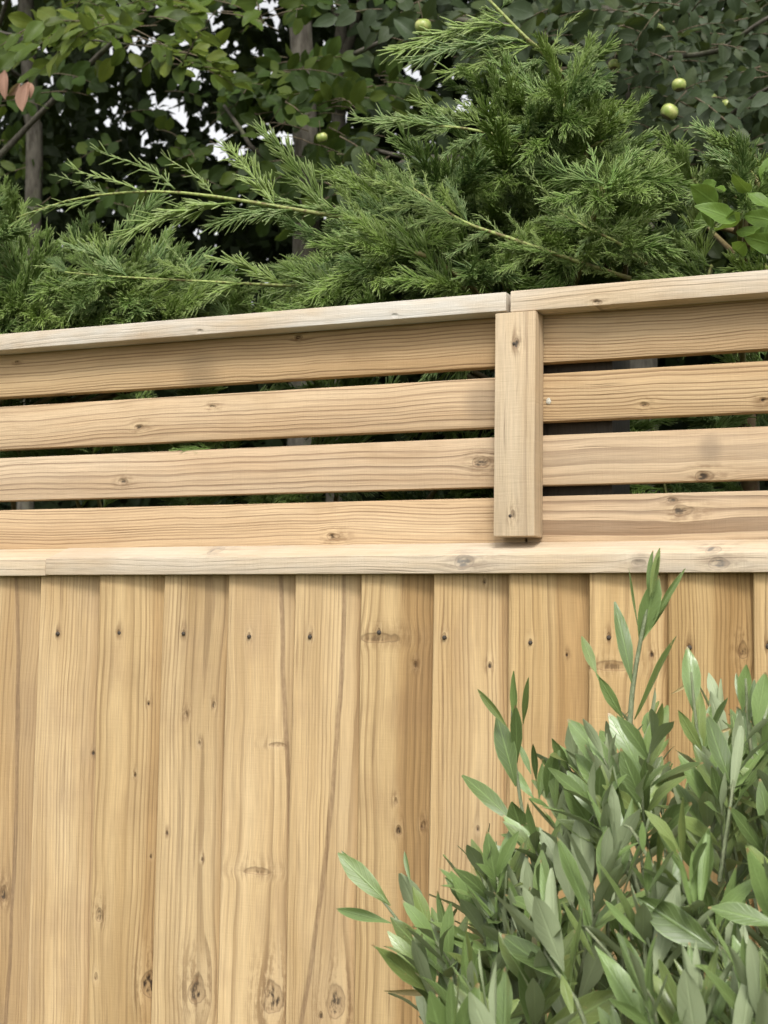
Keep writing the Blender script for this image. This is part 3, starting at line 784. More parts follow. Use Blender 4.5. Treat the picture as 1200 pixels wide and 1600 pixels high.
# apple tree across the top right
APPLE = leaf_meshes('leaf', 'ovate', APPLE_MAT, 0.58, 8, (.2, .75), (.0, .65), 8, 120)
APPLE_LO = leaf_meshes('leaf', 'ovate', APPLE_MAT, 0.58, 4, (.15, .45), (.1, .4), 4, 130)
loc = P(1010, 500, 2.9); loc.z = 0
apple = empty('apple_tree', loc, 'apple tree with dull grey green leaves and small green apples', 'tree')
tube_part('trunk', apple, loc, [Vector((loc.x, 2.9, 0)), P(1000, 420, 2.9), P(990, 250, 2.9), P(960, 80, 2.8), P(940, -120, 2.8)], .06, .03, BARK_MAT)
for c, r0, r1 in (([P(985, 240, 2.8), P(1010, 110, 2.3), P(1120, 80, 2.0), P(1180, 40, 1.9), P(1230, 10, 1.9)], .010, .004), ([P(985, 250, 2.8), P(1090, 215, 2.2), P(1180, 150, 2.0), P(1240, 120, 1.9)], .010, .004),
                  ([P(970, 130, 2.8), P(860, 60, 2.3), P(700, 30, 2.1), P(620, 35, 2.05)], .018, .004), ([P(980, 270, 2.8), P(800, 250, 2.4), P(640, 245, 2.2), P(580, 232, 2.15)], .016, .004),
                  ([P(640, 246, 2.2), P(615, 262, 2.15), P(590, 290, 2.1)], .005, .003), ([P(960, 90, 2.8), P(1040, 20, 2.3), P(1090, -60, 2.2)], .014, .006)):
    tube_part('branch', apple, loc, c, r0, r1, BARK_MAT, 16, 7, .06)
lv = []; tw = []
APOLY = [(860, -20), (1220, -20), (1220, 300), (1060, 300), (960, 240), (900, 150)]
fill_twigs(APOLY, 150, (1.7, 2.6), .054, lv, tw, .35, .8, (4, 7))
fill_twigs([(640, -20), (880, -20), (900, 140), (780, 150), (690, 60)], 30, (1.9, 2.7), .074, lv, tw, .35, .9, (4, 6))
fill_twigs([(590, -10), (660, -10), (690, 60), (600, 70)], 9, (1.8, 2.2), .075, lv, tw, .35, .9, (3, 5))
fill_twigs([(480, 190), (600, 190), (700, 240), (700, 300), (600, 330), (480, 290)], 17, (1.6, 2.3), .085, lv, tw, .35, .9, (3, 4))
fill_twigs([(860, -20), (1260, -40), (1260, 330), (1060, 330), (940, 240)], 120, (2.8, 3.8), .085, lv, tw, .3, .9, (5, 7))
for _ in range(1500):
    b = P(rnd.uniform(560, 1330), rnd.uniform(-40, 460), rnd.uniform(3.0, 4.4)); lv.append((b, rvec() + Vector((0, 0, -.5)), FACE + rvec(.5), .11 * rnd.uniform(.7, 1.2)))
unseen_canopy(lv, 2200, (0.3, 4.0, 5.8), (2.4, 2.4, 1.9), .24)
finish_tree(apple, loc, lv, APPLE, APPLE_LO, APPLE_MAT, 300)
twig_part(apple, loc, tw, TWIG_MAT)


def apple_mat():
    g = G('green apple skin'); tc = g.node('ShaderNodeTexCoord').outputs['Object']
    n = g.noise(tc, 1.6, 3.0); n2 = g.noise(tc, 14.0, 2.0)
    c = g.mix(g.smooth(n, .35, .7), (0.22, 0.30, 0.06), (0.44, 0.45, 0.16)); c = g.mix(g.m('MULTIPLY', g.smooth(n2, .55, .7), .5), c, (0.26, 0.22, 0.08))
    zz = g.sep(tc)[2]; c = g.mix(g.smooth(zz, -.58, -.70), c, (0.10, 0.08, 0.04))
    return g.done(g.bsdf(c, 0.38, None, .5))


def apple_mesh():
    nu, nv = 18, 12; v = []; f = []
    for j in range(nv + 1):
        t = math.pi * j / nv; r = math.sin(t); z = math.cos(t) * .92
        z -= .32 * math.exp(-(r / .28) ** 2) * (1 if z > 0 else -.6); r *= 1.0 + .06 * math.cos(t)
        for k in range(nu):
            q = 2 * math.pi * k / nu; s = 1 + .025 * math.cos(5 * q) * (1 - math.cos(t)) * .5
            v.append((r * s * math.cos(q), r * s * math.sin(q), z))
    for j in range(nv):
        for k in range(nu): f.append((j * nu + k, (j + 1) * nu + k, (j + 1) * nu + (k + 1) % nu, j * nu + (k + 1) % nu))
    return mesh_from('apple', v, f, AM)


AM = apple_mat(); AMESH = apple_mesh(); st = Tubes(5).add([(0, 0, .6), (.06, 0, 1.2), (.18, .05, 1.9), (.42, .1, 2.9)], [.07, .055, .06, .08]).mesh('stalk', TWIG_MAT)
for (px, py, r, Y) in ((1046, 175, 14, 1.62), (1061, 133, 11.5, 1.66), (503, 215, 9, 1.75), (661, 41, 13, 1.5), (1112, 155, 9, 1.8), (1187, 263, 14, 1.5), (960, 102, 10, 1.9), (1135, 165, 10, 1.95), (1030, 45, 9, 2.0)):
    p = P(px, py, Y); s = r / F_PX * (p - CAM).dot(CF)
    o = link('apple', AMESH, apple); o.matrix_local = Matrix.Translation(p - loc) @ Euler((rnd.uniform(-.5, .6), rnd.uniform(-.5, .5), rnd.uniform(0, 6))).to_matrix().to_4x4() @ Matrix.Scale(s, 4)
    o2 = link('stalk', st, o)

# ------------------------------------------------------------------ junipers leaning over the fence
def spray_mesh(seed, style):
    """a loose plume of scaly cords along +Y, about one unit long"""
    r = random.Random(seed); T = Tubes(3); lush = style == 'lush'; yo = {'lush': 0.0, 'mid': .14, 'lean': .32}[style]; fac = {'lush': 1.0, 'mid': .55, 'lean': .26}[style]; lush = style != 'lean'
    k1, k2 = r.uniform(-.09, .09), r.uniform(-.12, .06)
    ax = [Vector((k1 * math.sin(t * 2.6 + seed) , t, k2 * t * t + .03 * math.sin(t * 5 + seed))) for t in [i / 14 for i in range(15)]]
    T.add(ax, [.012 - .008 * i / 14 for i in range(15)], [yo + .2 + .45 * i / 14 for i in range(15)])
    def at(t): s = min(t * 14, 13.999); i = int(s); return ax[i].lerp(ax[i + 1], s - i)
    def tan(t): s = min(int(t * 14), 13); return (ax[s + 1] - ax[s]).normalized()
    n = 24 if lush else 15
    for i in range(n):
        t = min(.98, .04 + .94 * (i + r.uniform(-.4, .4)) / n if i else .05); b = at(t); d = tan(t); s = 1 if i % 2 else -1
        out = Vector((s, 0, r.uniform(-1.1, 1.1))).normalized(); ang = math.radians(r.uniform(13, 36))
        ln = (.40 * (1 - t) ** .8 + .09) * r.uniform(.45, 1.25) * fac
        sd = (d * math.cos(ang) + out * math.sin(ang)).normalized(); cu = r.uniform(.05, .28)
        m = 5; sp = [b + sd * ln * k / m + d * cu * ln * (k / m) ** 2 for k in range(m + 1)]
        T.add(sp, [.0085 - .004 * k / m for k in range(m + 1)], [yo + .1 + .5 * k / m for k in range(m + 1)])
        q = max(3, int(ln / .024)) if lush else max(2, int(ln / .035))
        for j in range(q):
            u = min(.97, .10 + .86 * (j + r.uniform(-.3, .3)) / q + .02); k = min(int(u * m), m - 1); bb = sp[k].lerp(sp[k + 1], u * m - k); dd = (sp[k + 1] - sp[k]).normalized()
            o2 = Vector((r.gauss(0, 1), r.gauss(0, 1), r.gauss(0, 1))); o2 = (o2 - dd * o2.dot(dd)).normalized()
            a2 = math.radians(r.uniform(10, 32)); l2 = (.14 * (1 - u) + .06) * r.uniform(.55, 1.3) * (1 if lush else .8)
            cd = (dd * math.cos(a2) + o2 * math.sin(a2)).normalized()
            pp = [bb, bb + cd * l2 * .45, bb + cd * l2 * .8 + dd * l2 * .06, bb + cd * l2 + dd * l2 * .15]
            T.add(pp, [.0056, .0080, .0064, .0022], [yo + .1, yo + .25, yo + .5, min(1, yo + .85)], cap=False)
    return T.mesh('spray', JUN_MAT)


LUSH = [spray_mesh(200 + i, 'lush') for i in range(7)]
LEAN = [spray_mesh(300 + i, 'lean') for i in range(3)]
MID = [spray_mesh(400 + i, 'mid') for i in range(4)]


class Juniper:
    def __init__(self, trunk_px, Y, label):
        self.loc = P(trunk_px, 600, Y); self.loc.z = 0; self.Y = Y; self.px = trunk_px
        self.o = empty('juniper', self.loc, label, 'conifer', 'conifers leaning over the fence'); self.nspray = 0
        top = P(trunk_px, 300, Y)
        tube_part('trunk', self.o, self.loc, [Vector((self.loc.x, Y, 0)), Vector((self.loc.x + .03, Y + .02, 1.0)), Vector((self.loc.x, Y, top.z - .15))], .035, .012, JSTEM_MAT)
    def branch(self, ctrl, r0, r1, sprays, lighter=.5, n=14, y0=0.0):
        """ctrl polyline; sprays = list of (t, direction, normal, length, style)"""
        pts = curve_pts(ctrl, n); m = len(pts)
        T = Tubes(5).add([p - self.loc for p in pts], [r0 + (r1 - r0) * i / (m - 1) for i in range(m)], [min(1, y0 + lighter * i / (m - 1) * 1.6) for i in range(m)])
        br = link('branch', T.mesh('branch', JSTEM_MAT), self.o)
        for (t, d, nn, L, style) in sprays:
            s = min(t * (m - 1), m - 1.001); i = int(s); p = pts[i].lerp(pts[i + 1], s - i)
            me = rnd.choice({'lush': LUSH, 'mid': MID, 'lean': LEAN}[style])
            o = link('spray', me, br); f = rnd.uniform(.85, 1.15)
            o.matrix_local = Matrix.Translation(-self.loc) @ frame(p, d, nn, (L * f * rnd.choice((-1, 1)), L, L)); self.nspray += 1
    def auto(self, tip, base, L=.2, cnt=6, outward=None, sag=.05, style='lush', t0=.3, root=None):
        e = tip - base; tip = tip - e.normalized() * min(L * .9, e.length * .6); mid = base.lerp(tip, .5) + Vector((0, 0, sag * .5)) + rvec(.012)
        ctrl = [base, mid, tip] if root is None else [root, base, mid, tip]
        if root is not None: t0 = .34 + .66 * t0
        pts = curve_pts(ctrl, 14); sp = []
        for j in range(cnt):
            t = t0 + (1 - t0) * j / max(1, cnt - 1); i = min(int(t * 14), 13); d = (pts[i + 1] - pts[i]).normalized()
            side = d.cross(Vector((0, -.6, 1))).normalized() * (1 if j % 2 else -1)
            if j == cnt - 1: side *= 0
            dd = d + side * rnd.uniform(.5, .9) + rvec(.15) + (outward or Vector((0, 0, 0))) + Vector((0, 0, .12))
            sp.append((t, dd, Vector((0, -.8, .75)) + rvec(.4), L * rnd.uniform(.75, 1.2) * (1.15 - .4 * t), style))
        self.branch(ctrl, .0055, .0016, sp)
    def fill(self, poly, n, Yr, L=.18, cnt=6, up=.0, bx=None):
        for _ in range(n):
            px, py = sample_poly(poly); Y = rnd.uniform(*Yr); tip = P(px, py, Y)
            dx = max(-170, min(170, (self.px - px) * .45)) + rnd.uniform(-30, 30); b = P(px + dx, py + rnd.uniform(20, 110), min(.75, Y + rnd.uniform(.08, .25)))
            self.auto(tip, b, L, cnt, Vector((0, -.15, up)), root=Vector((self.loc.x, self.Y, b.z - rnd.uniform(.02, .12))))


def pix(pts): return [P(a, b, y) for a, b, y in pts]


jm = Juniper(850, .62, 'largest juniper, its tall bright plume rising over the middle of the fence')
jl = Juniper(-40, .60, 'juniper at the left end, low dark sprays along the top rail')
jr = Juniper(1160, .66, 'thin small juniper at the right end in front of broad leaves')
# main plant: mass
jm.fill([(650, 300), (700, 240), (770, 180), (840, 160), (900, 160), (940, 190), (965, 250), (1000, 310), (1030, 400), (900, 440), (700, 440), (600, 420), (560, 370)], 30, (.10, .5), .17, 6, .15)
jm.fill([(700, 140), (760, 110), (860, 110), (940, 150), (960, 240), (720, 240)], 6, (.2, .5), .11, 6, .6)
jm.fill([(400, 430), (470, 370), (560, 350), (700, 380), (900, 420), (1000, 400), (1010, 450), (800, 470), (400, 490)], 26, (.08, .45), .16, 5)
jm.fill([(480, 300), (640, 290), (700, 320), (640, 380), (470, 350)], 6, (.15, .45), .15, 5, .2)
jm.fill([(420, 380), (470, 340), (580, 330), (600, 480), (430, 490)], 14, (.10, .4), .13, 5, .15)
# main plant: the shoots one can pick out
up = Vector((0, -.7, .7))


def side_sprays(ctrl, specs, clad=0):
    """specs: (t, target pixel (x, y, Y), style); the spray runs from the branch to that pixel"""
    pts = curve_pts(ctrl, 14); out = []
    for k in range(clad):
        t = (k + .5) / clad; i = min(int(t * 14), 13); d = (pts[i + 1] - pts[i]).normalized(); sd = d.cross(up).normalized() * (1 if k % 2 else -1)
        out.append((t, d + sd * rnd.uniform(.4, .8) + rvec(.2), up + rvec(.4), rnd.uniform(.045, .085), rnd.choice(('mid', 'lush', 'lean'))))
    for t, tgt, style in specs:
        s = min(t * 14, 13.999); i = int(s); p = pts[i].lerp(pts[i + 1], s - i); q = P(*tgt); out.append((t, q - p, up + rvec(.25), (q - p).length, style))
    return out


c = pix([(640, 350, .35), (540, 340, .27), (450, 325, .22), (330, 306, .19), (230, 299, .17), (120, 310, .15), (25, 340, .13)])
jm.branch(c, .0042, .0010, side_sprays(c, [(.22, (405, 190, .24), 'mid'), (.36, (352, 222, .22), 'mid'), (.50, (256, 240, .18), 'lean'), (.60, (148, 231, .16), 'lean'), (.68, (112, 254, .15), 'lean'), (.76, (88, 272, .14), 'lean'),
    (.45, (185, 357, .16), 'mid'), (.30, (320, 340, .18), 'mid'), (.78, (18, 342, .13), 'lean'), (.15, (430, 300, .22), 'mid'), (.10, (520, 290, .25), 'mid')]), 1.0, y0=.25)
c = pix([(560, 450, .25), (450, 446, .2), (330, 440, .17), (180, 432, .14), (100, 425, .12)])
jm.branch(c, .003, .001, side_sprays(c, [(.95, (54, 411, .11), 'lean'), (.7, (105, 375, .12), 'mid'), (.55, (250, 400, .13), 'mid'), (.4, (270, 480, .14), 'mid'), (.25, (330, 395, .16), 'mid'), (.75, (130, 470, .1), 'mid')], 14), 1.0, y0=.5)
c = pix([(985, 435, .22), (900, 408, .17), (800, 373, .13), (733, 350, .12), (690, 325, .12), (640, 290, .13)])
jm.branch(c, .0038, .0012, side_sprays(c, [(.95, (600, 250, .13), 'mid'), (.7, (640, 350, .1), 'mid'), (.5, (700, 395, .1), 'mid'), (.3, (780, 420, .1), 'mid'), (.35, (800, 330, .12), 'mid'), (.6, (700, 280, .12), 'mid')], 18), .9, y0=.4)
c = pix([(1010, 412, .2), (967, 380, .15), (920, 357, .12), (875, 333, .12)])
jm.branch(c, .003, .001, side_sprays(c, [(.9, (850, 325, .12), 'lean'), (.5, (1040, 330, .14), 'mid'), (.6, (900, 395, .1), 'mid'), (.2, (1010, 340, .15), 'mid')], 12), 1.0, y0=.5)
c = pix([(900, 330, .45), (893, 150, .42), (860, 95, .4), (815, 52, .38), (755, -10, .36)])
jm.branch(c, .005, .0022, side_sprays(c, [(.97, (700, -60, .36), 'mid'), (.9, (830, -40, .38), 'mid'), (.8, (605, 55, .33), 'mid'), (.72, (640, 85, .33), 'mid'), (.62, (690, 105, .34), 'mid'), (.85, (700, 45, .34), 'mid'), (.55, (903, 15, .4), 'lean'), (.6, (930, 80, .42), 'mid'),
    (.45, (850, 150, .36), 'mid'), (.5, (780, 110, .35), 'mid'), (.42, (940, 130, .4), 'mid')]), .7)
c = pix([(880, 320, .4), (820, 230, .32), (740, 203, .28), (660, 195, .25)])
jm.branch(c, .004, .0014, side_sprays(c, [(.97, (555, 178, .22), 'mid'), (.75, (590, 165, .24), 'mid'), (.8, (640, 215, .24), 'mid'), (.6, (650, 150, .26), 'mid'), (.6, (690, 240, .24), 'mid'), (.4, (720, 155, .28), 'mid')]), 1.0)
for (tx, ty) in ((967, 95), (950, 140), (915, 120), (1000, 235), (690, 255), (655, 265), (620, 300), (860, 120), (1040, 260)):
    jm.auto(P(tx, ty + 35, .33), P(tx - (tx - 850) * .35, ty + 190, .42), .10, 4, Vector((0, 0, .5)))
# left plant
jl.fill([(-40, 280), (15, 290), (40, 330), (60, 440), (140, 440), (180, 440), (230, 445), (320, 445), (420, 440), (440, 490), (-40, 520)], 26, (.08, .5), .17, 6, .15)
jl.fill([(-30, 440), (200, 440), (420, 450), (520, 440), (560, 490), (-30, 515)], 24, (.08, .35), .15, 5)
for (tx, ty) in ((25, 250), (8, 262), (48, 300), (150, 310), (172, 308), (100, 345), (215, 345)):
    jl.auto(P(tx, ty + 25, .3), P(tx - 25, ty + 190, .4), .09, 4, Vector((0, 0, .6)))
jl.fill([(-420, 330), (-60, 300), (-60, 520), (-420, 550)], 14, (.1, .5), .17, 6, .15)
# right plant
jr.fill([(1040, 280), (1070, 230), (1110, 210), (1150, 215), (1200, 245), (1230, 300), (1070, 320)], 5, (.2, .5), .11, 5, .5)
jr.fill([(1000, 380), (1060, 350), (1200, 370), (1230, 430), (1000, 440)], 5, (.08, .4), .14, 5)
for (tx, ty) in ((1086, 186), (1140, 205), (1160, 225), (1198, 228)):
    jr.auto(P(tx, ty + 25, .35), P(tx + 10, ty + 160, .45), .09, 4, Vector((0, 0, .6)))
# foliage pressed behind the slats
for j, x0, x1 in ((jl, -200, 380), (jm, 380, 1020), (jr, 1020, 1350)):
    for _ in range(int((x1 - x0) / 40)):
        px = rnd.uniform(x0, x1); Y = rnd.uniform(.3, .6); j.auto(P(px, rnd.uniform(500, 800), Y), P(px + rnd.uniform(-120, 120), rnd.uniform(700, 900), Y + .25), .17, 5)

# broad pale leaves of a climber behind the right juniper
VINE = leaf_meshes('leaf', 'ovate', VINE_MAT, 0.60, 5, (.1, .35), (0, .3), 8, 150)
loc = P(1215, 500, .55); loc.z = 0
vine = empty('climbing_plant', loc, 'climber with broad lime green leaves at the right edge above the rail', 'climbing plant')
tube_part('stem', vine, loc, [Vector((loc.x, .55, 0)), P(1225, 430, .55), P(1205, 350, .5), P(1210, 270, .48)], .004, .002, STEM_MAT)
tube_part('stem', vine, loc, [P(1222, 430, .55), P(1150, 350, .5), P(1090, 300, .48)], .003, .0015, STEM_MAT)
for (bx_, by_, tx_, ty_, wv) in ((1205, 345, 1162, 334, 1.0), (1210, 305, 1176, 335, 1.0), (1205, 325, 1168, 300, .9), (1190, 355, 1180, 400, .9), (1215, 385, 1172, 372, .9), (1120, 285, 1082, 300, .8), (1105, 305, 1108, 350, .8), (1200, 372, 1152, 352, .9), (1150, 345, 1095, 318, .8), (1120, 320, 1080, 290, .9), (1130, 300, 1092, 285, .8), (1148, 330, 1130, 372, .8),
                                  (1170, 300, 1145, 272, .7), (1190, 285, 1215, 240, .9), (1100, 330, 1088, 365, .7), (1210, 320, 1190, 375, 1.1), (1165, 380, 1140, 400, .8)):
    yv = rnd.uniform(.12, .30); a = P(bx_, by_, yv); b = P(tx_, ty_, yv + rnd.uniform(-.05, .05)); o = link('leaf', rnd.choice(VINE)[0], vine)
    L = (b - a).length; o.matrix_local = Matrix.Translation(-loc) @ frame(a, b - a, FACE + Vector((0, 0, .4)) + rvec(.35), (L * wv, L, L))

# ------------------------------------------------------------------ bits caught on the slats
z3 = EYE + .2512
fr = link('fallen_sprig', LUSH[4]); fr.matrix_world = frame(P(330, 700, .004), P(264, 703, .004) - P(330, 700, .004), Vector((.1, -.8, .6)), (.062, .062, .03))
tag(fr, 'small green conifer sprig lying on the third slat of the left bay', 'sprig')
fr2 = link('fallen_sprig', LEAN[0]); fr2.matrix_world = frame(P(112, 700, .012), P(140, 704, .006) - P(112, 700, .012), Vector((.1, -.5, 1)), .03)
tag(fr2, 'tiny dry twig caught in the gap over the third slat, far left', 'sprig')


def splat():
    r = random.Random(4); bm = bmesh.new(); bmesh.ops.create_icosphere(bm, subdivisions=2, radius=.003)
    for v in bm.verts: v.co.x *= 1 + r.uniform(-.3, .3); v.co.z *= 1.25 + r.uniform(-.3, .3); v.co.y *= .3
    me = bpy.data.meshes.new('dropping'); bm.to_mesh(me); bm.free(); me.materials.append(simple('chalky white', (.46, .44, .37), .8, .2, .2, 500)); return me


d = link('dropping', splat()); d.location = P(857, 627, -.001); tag(d, 'small chalky white dropping on the second slat right of the batten', 'dropping')

# ------------------------------------------------------------------ grey green shrub in the front
SH = leaf_meshes('leaf', 'lance', SHRUB_MAT, 0.24, 10, (.08, .42), (-.12, .28), 9, 170, .5)
SH_B = leaf_meshes('leaf', 'lance', SHRUB_MAT, 0.31, 6, (.03, .30), (-.08, .22), 9, 190, .4)
SH_N = leaf_meshes('leaf', 'lance', SHRUB_MAT, 0.16, 6, (.3, .7), (-.2, .2), 8, 210, .6)
SH_LO = leaf_meshes('leaf', 'lance', SHRUB_MAT, 0.24, 4, (.1, .4), (-.1, .25), 5, 230, .5)
loc = P(1030, 1500, -.45); loc.z = 0
shrub = empty('shrub', loc, 'grey green leafy shrub in front of the boards at lower right', 'shrub')
FACE2 = (CAM - P(1000, 1350, -.45)).normalized()
shleaves = []                                                        # (priority, matrix, bank)
stems = []


def hero(b, t, wpx, Y, dy=0.0, tilt=None, flip=False):
    a = P(b[0], b[1], Y); e = P(t[0], t[1], Y + dy); L = (e - a).length
    wm = wpx / F_PX * (a - CAM).dot(CF); asp = wm / L
    bank, base = (SH_N, .16) if asp < .2 else ((SH, .24) if asp < .31 else (SH_B, .31))
    n = (FACE2 * (-1 if flip else 1)) + Vector((0, 0, .35)) + rvec(.22) if tilt is None else Vector(tilt)
    shleaves.append((99, frame(a, e - a, n, (L * asp / base, L, L)), bank))


def stem(pts, Y, r0=.0022, r1=.0010, dY=0.0):
    c = [P(a, b, Y + dY * i) for i, (a, b) in enumerate(pts)]; stems.append((c, r0, r1)); return c


stem([(760, 1600), (700, 1535), (650, 1478), (612, 1425), (585, 1392)], -.50)
for h in (((610, 1415), (527, 1333), 32, 0), ((592, 1395), (533, 1328), 14, 0), ((612, 1443), (524, 1418), 22, 0), ((672, 1502), (612, 1435), 28, 0), ((668, 1470), (628, 1362), 42, 1), ((676, 1465), (648, 1385), 26, 0),
          ((641, 1380), (633, 1330), 9, 0), ((692, 1522), (678, 1465), 24, 0), ((703, 1490), (684, 1392), 18, 0), ((722, 1532), (712, 1465), 22, 0), ((684, 1490), (645, 1450), 18, 0), ((700, 1530), (660, 1500), 16, 0)):
    hero(h[0], h[1], h[2], -.50 + rnd.uniform(-.02, .02), rnd.uniform(-.02, .015), None, bool(h[3]))
stem([(850, 1420), (822, 1300), (806, 1200), (800, 1130), (803, 1065)], -.46)
for h in (((793, 1137), (745, 1077), 14), ((806, 1229), (776, 1118), 32), ((808, 1192), (806, 1098), 22), ((804, 1130), (803, 1048), 14), ((817, 1132), (826, 1060), 12), ((836, 1250), (786, 1190), 18), ((853, 1246), (866, 1176), 24),
          ((838, 1222), (834, 1158), 12), ((806, 1288), (718, 1200), 32), ((842, 1250), (848, 1190), 14), ((824, 1330), (800, 1250), 34), ((870, 1345), (815, 1290), 36), ((830, 1210), (812, 1165), 12)):
    hero(h[0], h[1], h[2], -.46 + rnd.uniform(-.02, .02), rnd.uniform(-.02, .02))
stem([(975, 1300), (982, 1170), (988, 1080), (1001, 1000), (1016, 925), (1022, 880)], -.48, .0030)
for h in (((987, 1067), (965, 942), 28), ((933, 1055), (908, 996), 19), ((974, 1124), (936, 1058), 17), ((992, 1124), (1063, 994), 16), ((1000, 1007), (1026, 903), 30), ((1020, 970), (1069, 888), 11), ((998, 987), (979, 890), 5), ((1015, 932), (1031, 856), 14), ((1012, 930), (1020, 860), 12),
          ((1018, 935), (1036, 870), 9), ((1004, 1000), (1050, 930), 10), ((960, 1100), (930, 1050), 8)):
    hero(h[0], h[1], h[2], -.48 + rnd.uniform(-.015, .015), rnd.uniform(-.02, .02))
for h in (((975, 1232), (892, 1122), 46), ((980, 1242), (993, 1140), 42), ((990, 1234), (1051, 1106), 42), ((952, 1252), (900, 1172), 30), ((1000, 1240), (1035, 1180), 30)):
    hero(h[0], h[1], h[2], -.52 + rnd.uniform(-.015, .015), rnd.uniform(-.02, .02))
stem([(1110, 1330), (1098, 1220), (1086, 1115), (1080, 1050)], -.48)
for h in (((1085, 1117), (1075, 1008), 28), ((1090, 1202), (1094, 1080), 28), ((1105, 1155), (1141, 1090), 15), ((1120, 1232), (1132, 1163), 46), ((1100, 1180), (1060, 1110), 18), ((1095, 1190), (1110, 1100), 20)):
    hero(h[0], h[1], h[2], -.48 + rnd.uniform(-.015, .015), rnd.uniform(-.02, .02))
stem([(1190, 1330), (1176, 1200), (1168, 1110), (1165, 1060)], -.5)
for h in (((1160, 1112), (1164, 1038), 22), ((1180, 1142), (1196, 1050), 26), ((1165, 1120), (1150, 1050), 14), ((1185, 1180), (1150, 1110), 22), ((1190, 1200), (1215, 1100), 26), ((1170, 1130), (1180, 1060), 14)):
    hero(h[0], h[1], h[2], -.5 + rnd.uniform(-.015, .015), rnd.uniform(-.02, .02))
# nearest leaves in the lower right
stem([(1150, 1520), (1080, 1430), (1030, 1370), (990, 1300), (975, 1290)], -.66)
for h in (((1127, 1490), (998, 1405), 48, -.70), ((1218, 1448), (1106, 1412), 34, -.72), ((1083, 1428), (1055, 1333), 13, -.68), ((1086, 1425), (1082, 1330), 14, -.68), ((1092, 1428), (1109, 1290), 20, -.68), ((1062, 1420), (1036, 1338), 24, -.66), ((1028, 1360), (1036, 1278), 14, -.66),
          ((1005, 1335), (1003, 1283), 12, -.66), ((1010, 1475), (938, 1407), 16, -.70), ((1152, 1530), (1160, 1452), 18, -.72), ((1145, 1532), (1090, 1506), 14, -.73), ((1190, 1540), (1165, 1472), 20, -.73), ((1230, 1580), (1165, 1540), 34, -.74), ((1140, 1530), (1130, 1478), 11, -.72),
          ((930, 1500), (875, 1410), 16, -.66), ((925, 1480), (912, 1420), 11, -.66), ((1000, 1620), (990, 1545), 18, -.74), ((1040, 1620), (1025, 1550), 15, -.74), ((970, 1630), (955, 1570), 16, -.75), ((895, 1590), (878, 1520), 22, -.72)):
    hero(h[0], h[1], h[2], h[3] + rnd.uniform(-.01, .01), rnd.uniform(-.025, .02))
stem([(1000, 1600), (985, 1540), (950, 1490), (915, 1450)], -.68)
stem([(1010, 1520), (1008, 1475), (1015, 1430)], -.68, .0018)

OUT = [(655, 1600), (690, 1530), (730, 1490), (770, 1420), (830, 1340), (870, 1310), (900, 1260), (960, 1240), (1040, 1200), (1110, 1190), (1200, 1160), (1260, 1160), (1260, 1700), (655, 1700)]


def auto_shoot(px, py, Y, lpx, tiltx, nl, bank_w=.75):
    """a leafy shoot growing up from a base inside the bush"""
    a = P(px, py, Y); top = P(px + tiltx, py - lpx, Y + rnd.uniform(-.05, .05)); d = (top - a); L = d.length; d.normalize()
    pts = [a - d * .05, a, a + d * L * .5 + rvec(.004), top]; stems.append((pts, .0019, .0008))
    s1 = d.cross(FACE2).normalized(); s2 = d.cross(s1)
    for i in range(nl):
        t = i / max(1, nl - 1); q = i * 2.4 + rnd.uniform(-.4, .4); o = s1 * math.cos(q) + s2 * math.sin(q)
        ang = math.radians(rnd.uniform(20, 50) * (1 - t) + rnd.uniform(6, 26) * t); ld = d * math.cos(ang) + o * math.sin(ang) + Vector((0, 0, -.05))
        p = a + d * L * t; size = (rnd.uniform(.054, .084) * (1 - t) + rnd.uniform(.032, .050) * t)
        bank = SH_N if t > .7 or rnd.random() < .15 else (SH if rnd.random() < bank_w else SH_B)
        shleaves.append((0, frame(p, ld, d * .8 - o * .9 + rvec(.4) + FACE2 * .15, (size * rnd.uniform(.85, 1.15), size, size)), bank))


for _ in range(70):
    px, py = sample_poly(OUT); f = (py - 1160) / 500
    auto_shoot(px, py + 25, -.40 - .30 * f + rnd.uniform(-.10, .08), rnd.uniform(80, 140), rnd.uniform(-45, 25), rnd.randint(8, 11))
for _ in range(16):                                                 # lower left edge
    px, py = sample_poly([(650, 1600), (700, 1500), (790, 1420), (840, 1480), (820, 1640), (650, 1640)])
    auto_shoot(px + 10, py + 30, rnd.uniform(-.62, -.42), rnd.uniform(70, 110), rnd.uniform(-50, 10), rnd.randint(8, 11))
for _ in range(62):                                                # darker depth of the bush
    px, py = sample_poly(OUT)
    auto_shoot(px + 20, py + 90, rnd.uniform(-.36, -.13), rnd.uniform(70, 120), rnd.uniform(-40, 30), rnd.randint(7, 10))
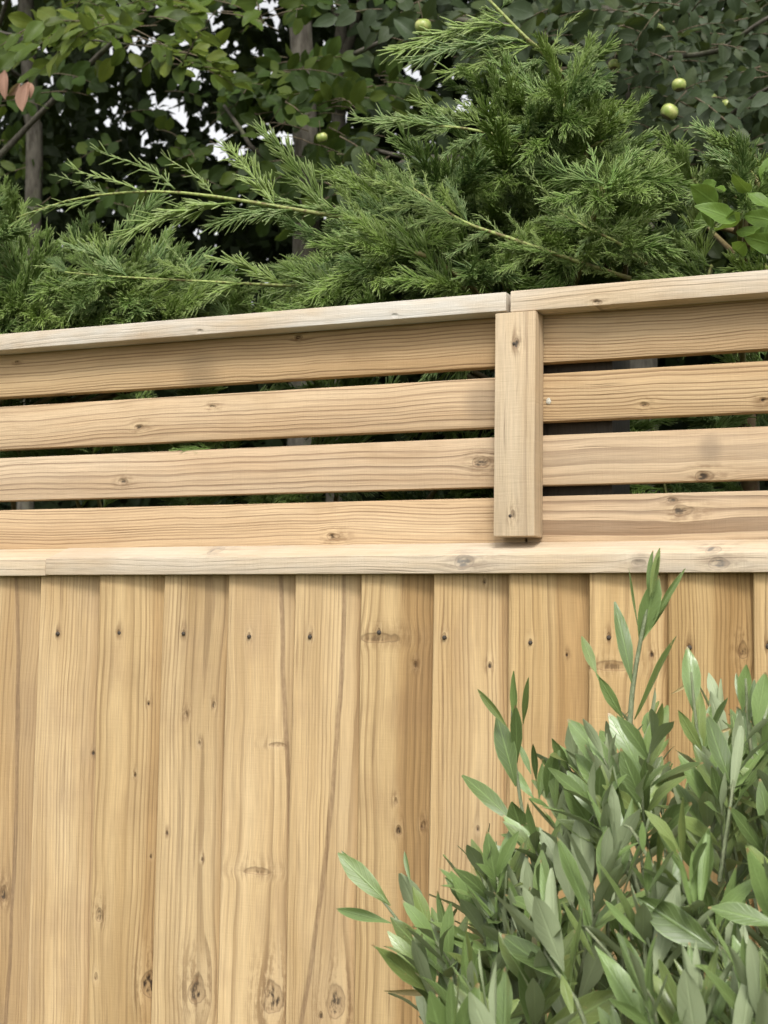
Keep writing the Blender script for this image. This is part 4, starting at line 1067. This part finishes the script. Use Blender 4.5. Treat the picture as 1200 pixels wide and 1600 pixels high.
# the bush goes on below and right of the frame
for _ in range(60):
    auto_shoot(rnd.uniform(720, 1700), rnd.uniform(1700, 2300), rnd.uniform(-.75, -.2), rnd.uniform(80, 140), rnd.uniform(-45, 45), 9)
for _ in range(30):
    auto_shoot(rnd.uniform(1260, 1650), rnd.uniform(1180, 1700), rnd.uniform(-.7, -.2), rnd.uniform(80, 140), rnd.uniform(-30, 45), 9)
rank = []
for (pr, M, bank) in shleaves:
    c = M @ Vector((0, .5, 0)); x, y, z = to_px(c); s = M.col[1].to_3d().length / z
    vis = -20 < x < 1220 and y < 1620
    rank.append((pr + s + (1 if vis else -9) + (-.1 * (c.y + .75)), M, bank))
rank.sort(key=lambda t: -t[0])
rest = []
for i, (q, M, bank) in enumerate(rank):
    k = rnd.randrange(len(bank)); ML = Matrix.Translation(-loc) @ M
    if i < 300: o = link('leaf', bank[k][0], shrub); o.matrix_local = ML
    else: rest.append((rnd.randrange(4), ML))
tag(link('foliage', join_leaves('foliage', SH_LO, rest, SHRUB_MAT), shrub), kind='stuff')
T = Tubes(6)
for pts, r0, r1 in stems[:8]: link('stem', Tubes(6).add([p - loc for p in curve_pts(pts, 10)], [r0 + (r1 - r0) * i / 10 for i in range(11)]).mesh('stem', STEM_MAT), shrub)
for pts, r0, r1 in stems[8:]: T.add([p - loc for p in curve_pts(pts, 4)], [r0 + (r1 - r0) * i / 4 for i in range(5)])
for i in range(14):                                                 # woody stems from the root
    q = P(rnd.uniform(760, 1400), rnd.uniform(1350, 1700), rnd.uniform(-.6, -.25)); b = loc + Vector((rnd.uniform(-.08, .08), rnd.uniform(-.06, .06), 0))
    T.add([p - loc for p in curve_pts([b, b.lerp(q, .5) + Vector((0, 0, .12)), q], 6)], [.008 - .006 * k / 6 for k in range(7)])
tag(link('stems', T.mesh('stems', STEM_MAT), shrub), kind='stuff')
TAN = leaf_meshes('leaf', 'lance', TAN_MAT, 0.12, 3, (.4, .8), (-.2, .2), 8, 260)
for (b, t, Y) in (((697, 1552), (606, 1546), -.55), ((745, 1405), (738, 1340), -.42), ((760, 1360), (800, 1345), -.42), ((1110, 1150), (1150, 1135), -.42), ((1048, 1085), (1092, 1060), -.42)):
    a = P(*b, Y); e = P(*t, Y); o = link('leaf', rnd.choice(TAN)[0], shrub); L = (e - a).length; o.matrix_local = Matrix.Translation(-loc) @ frame(a, e - a, FACE2 + rvec(.4), L); o['label'] = 'narrow dry tan leaf'

print('sprays', jm.nspray, jl.nspray, jr.nspray, 'shrub leaves', len(shleaves))
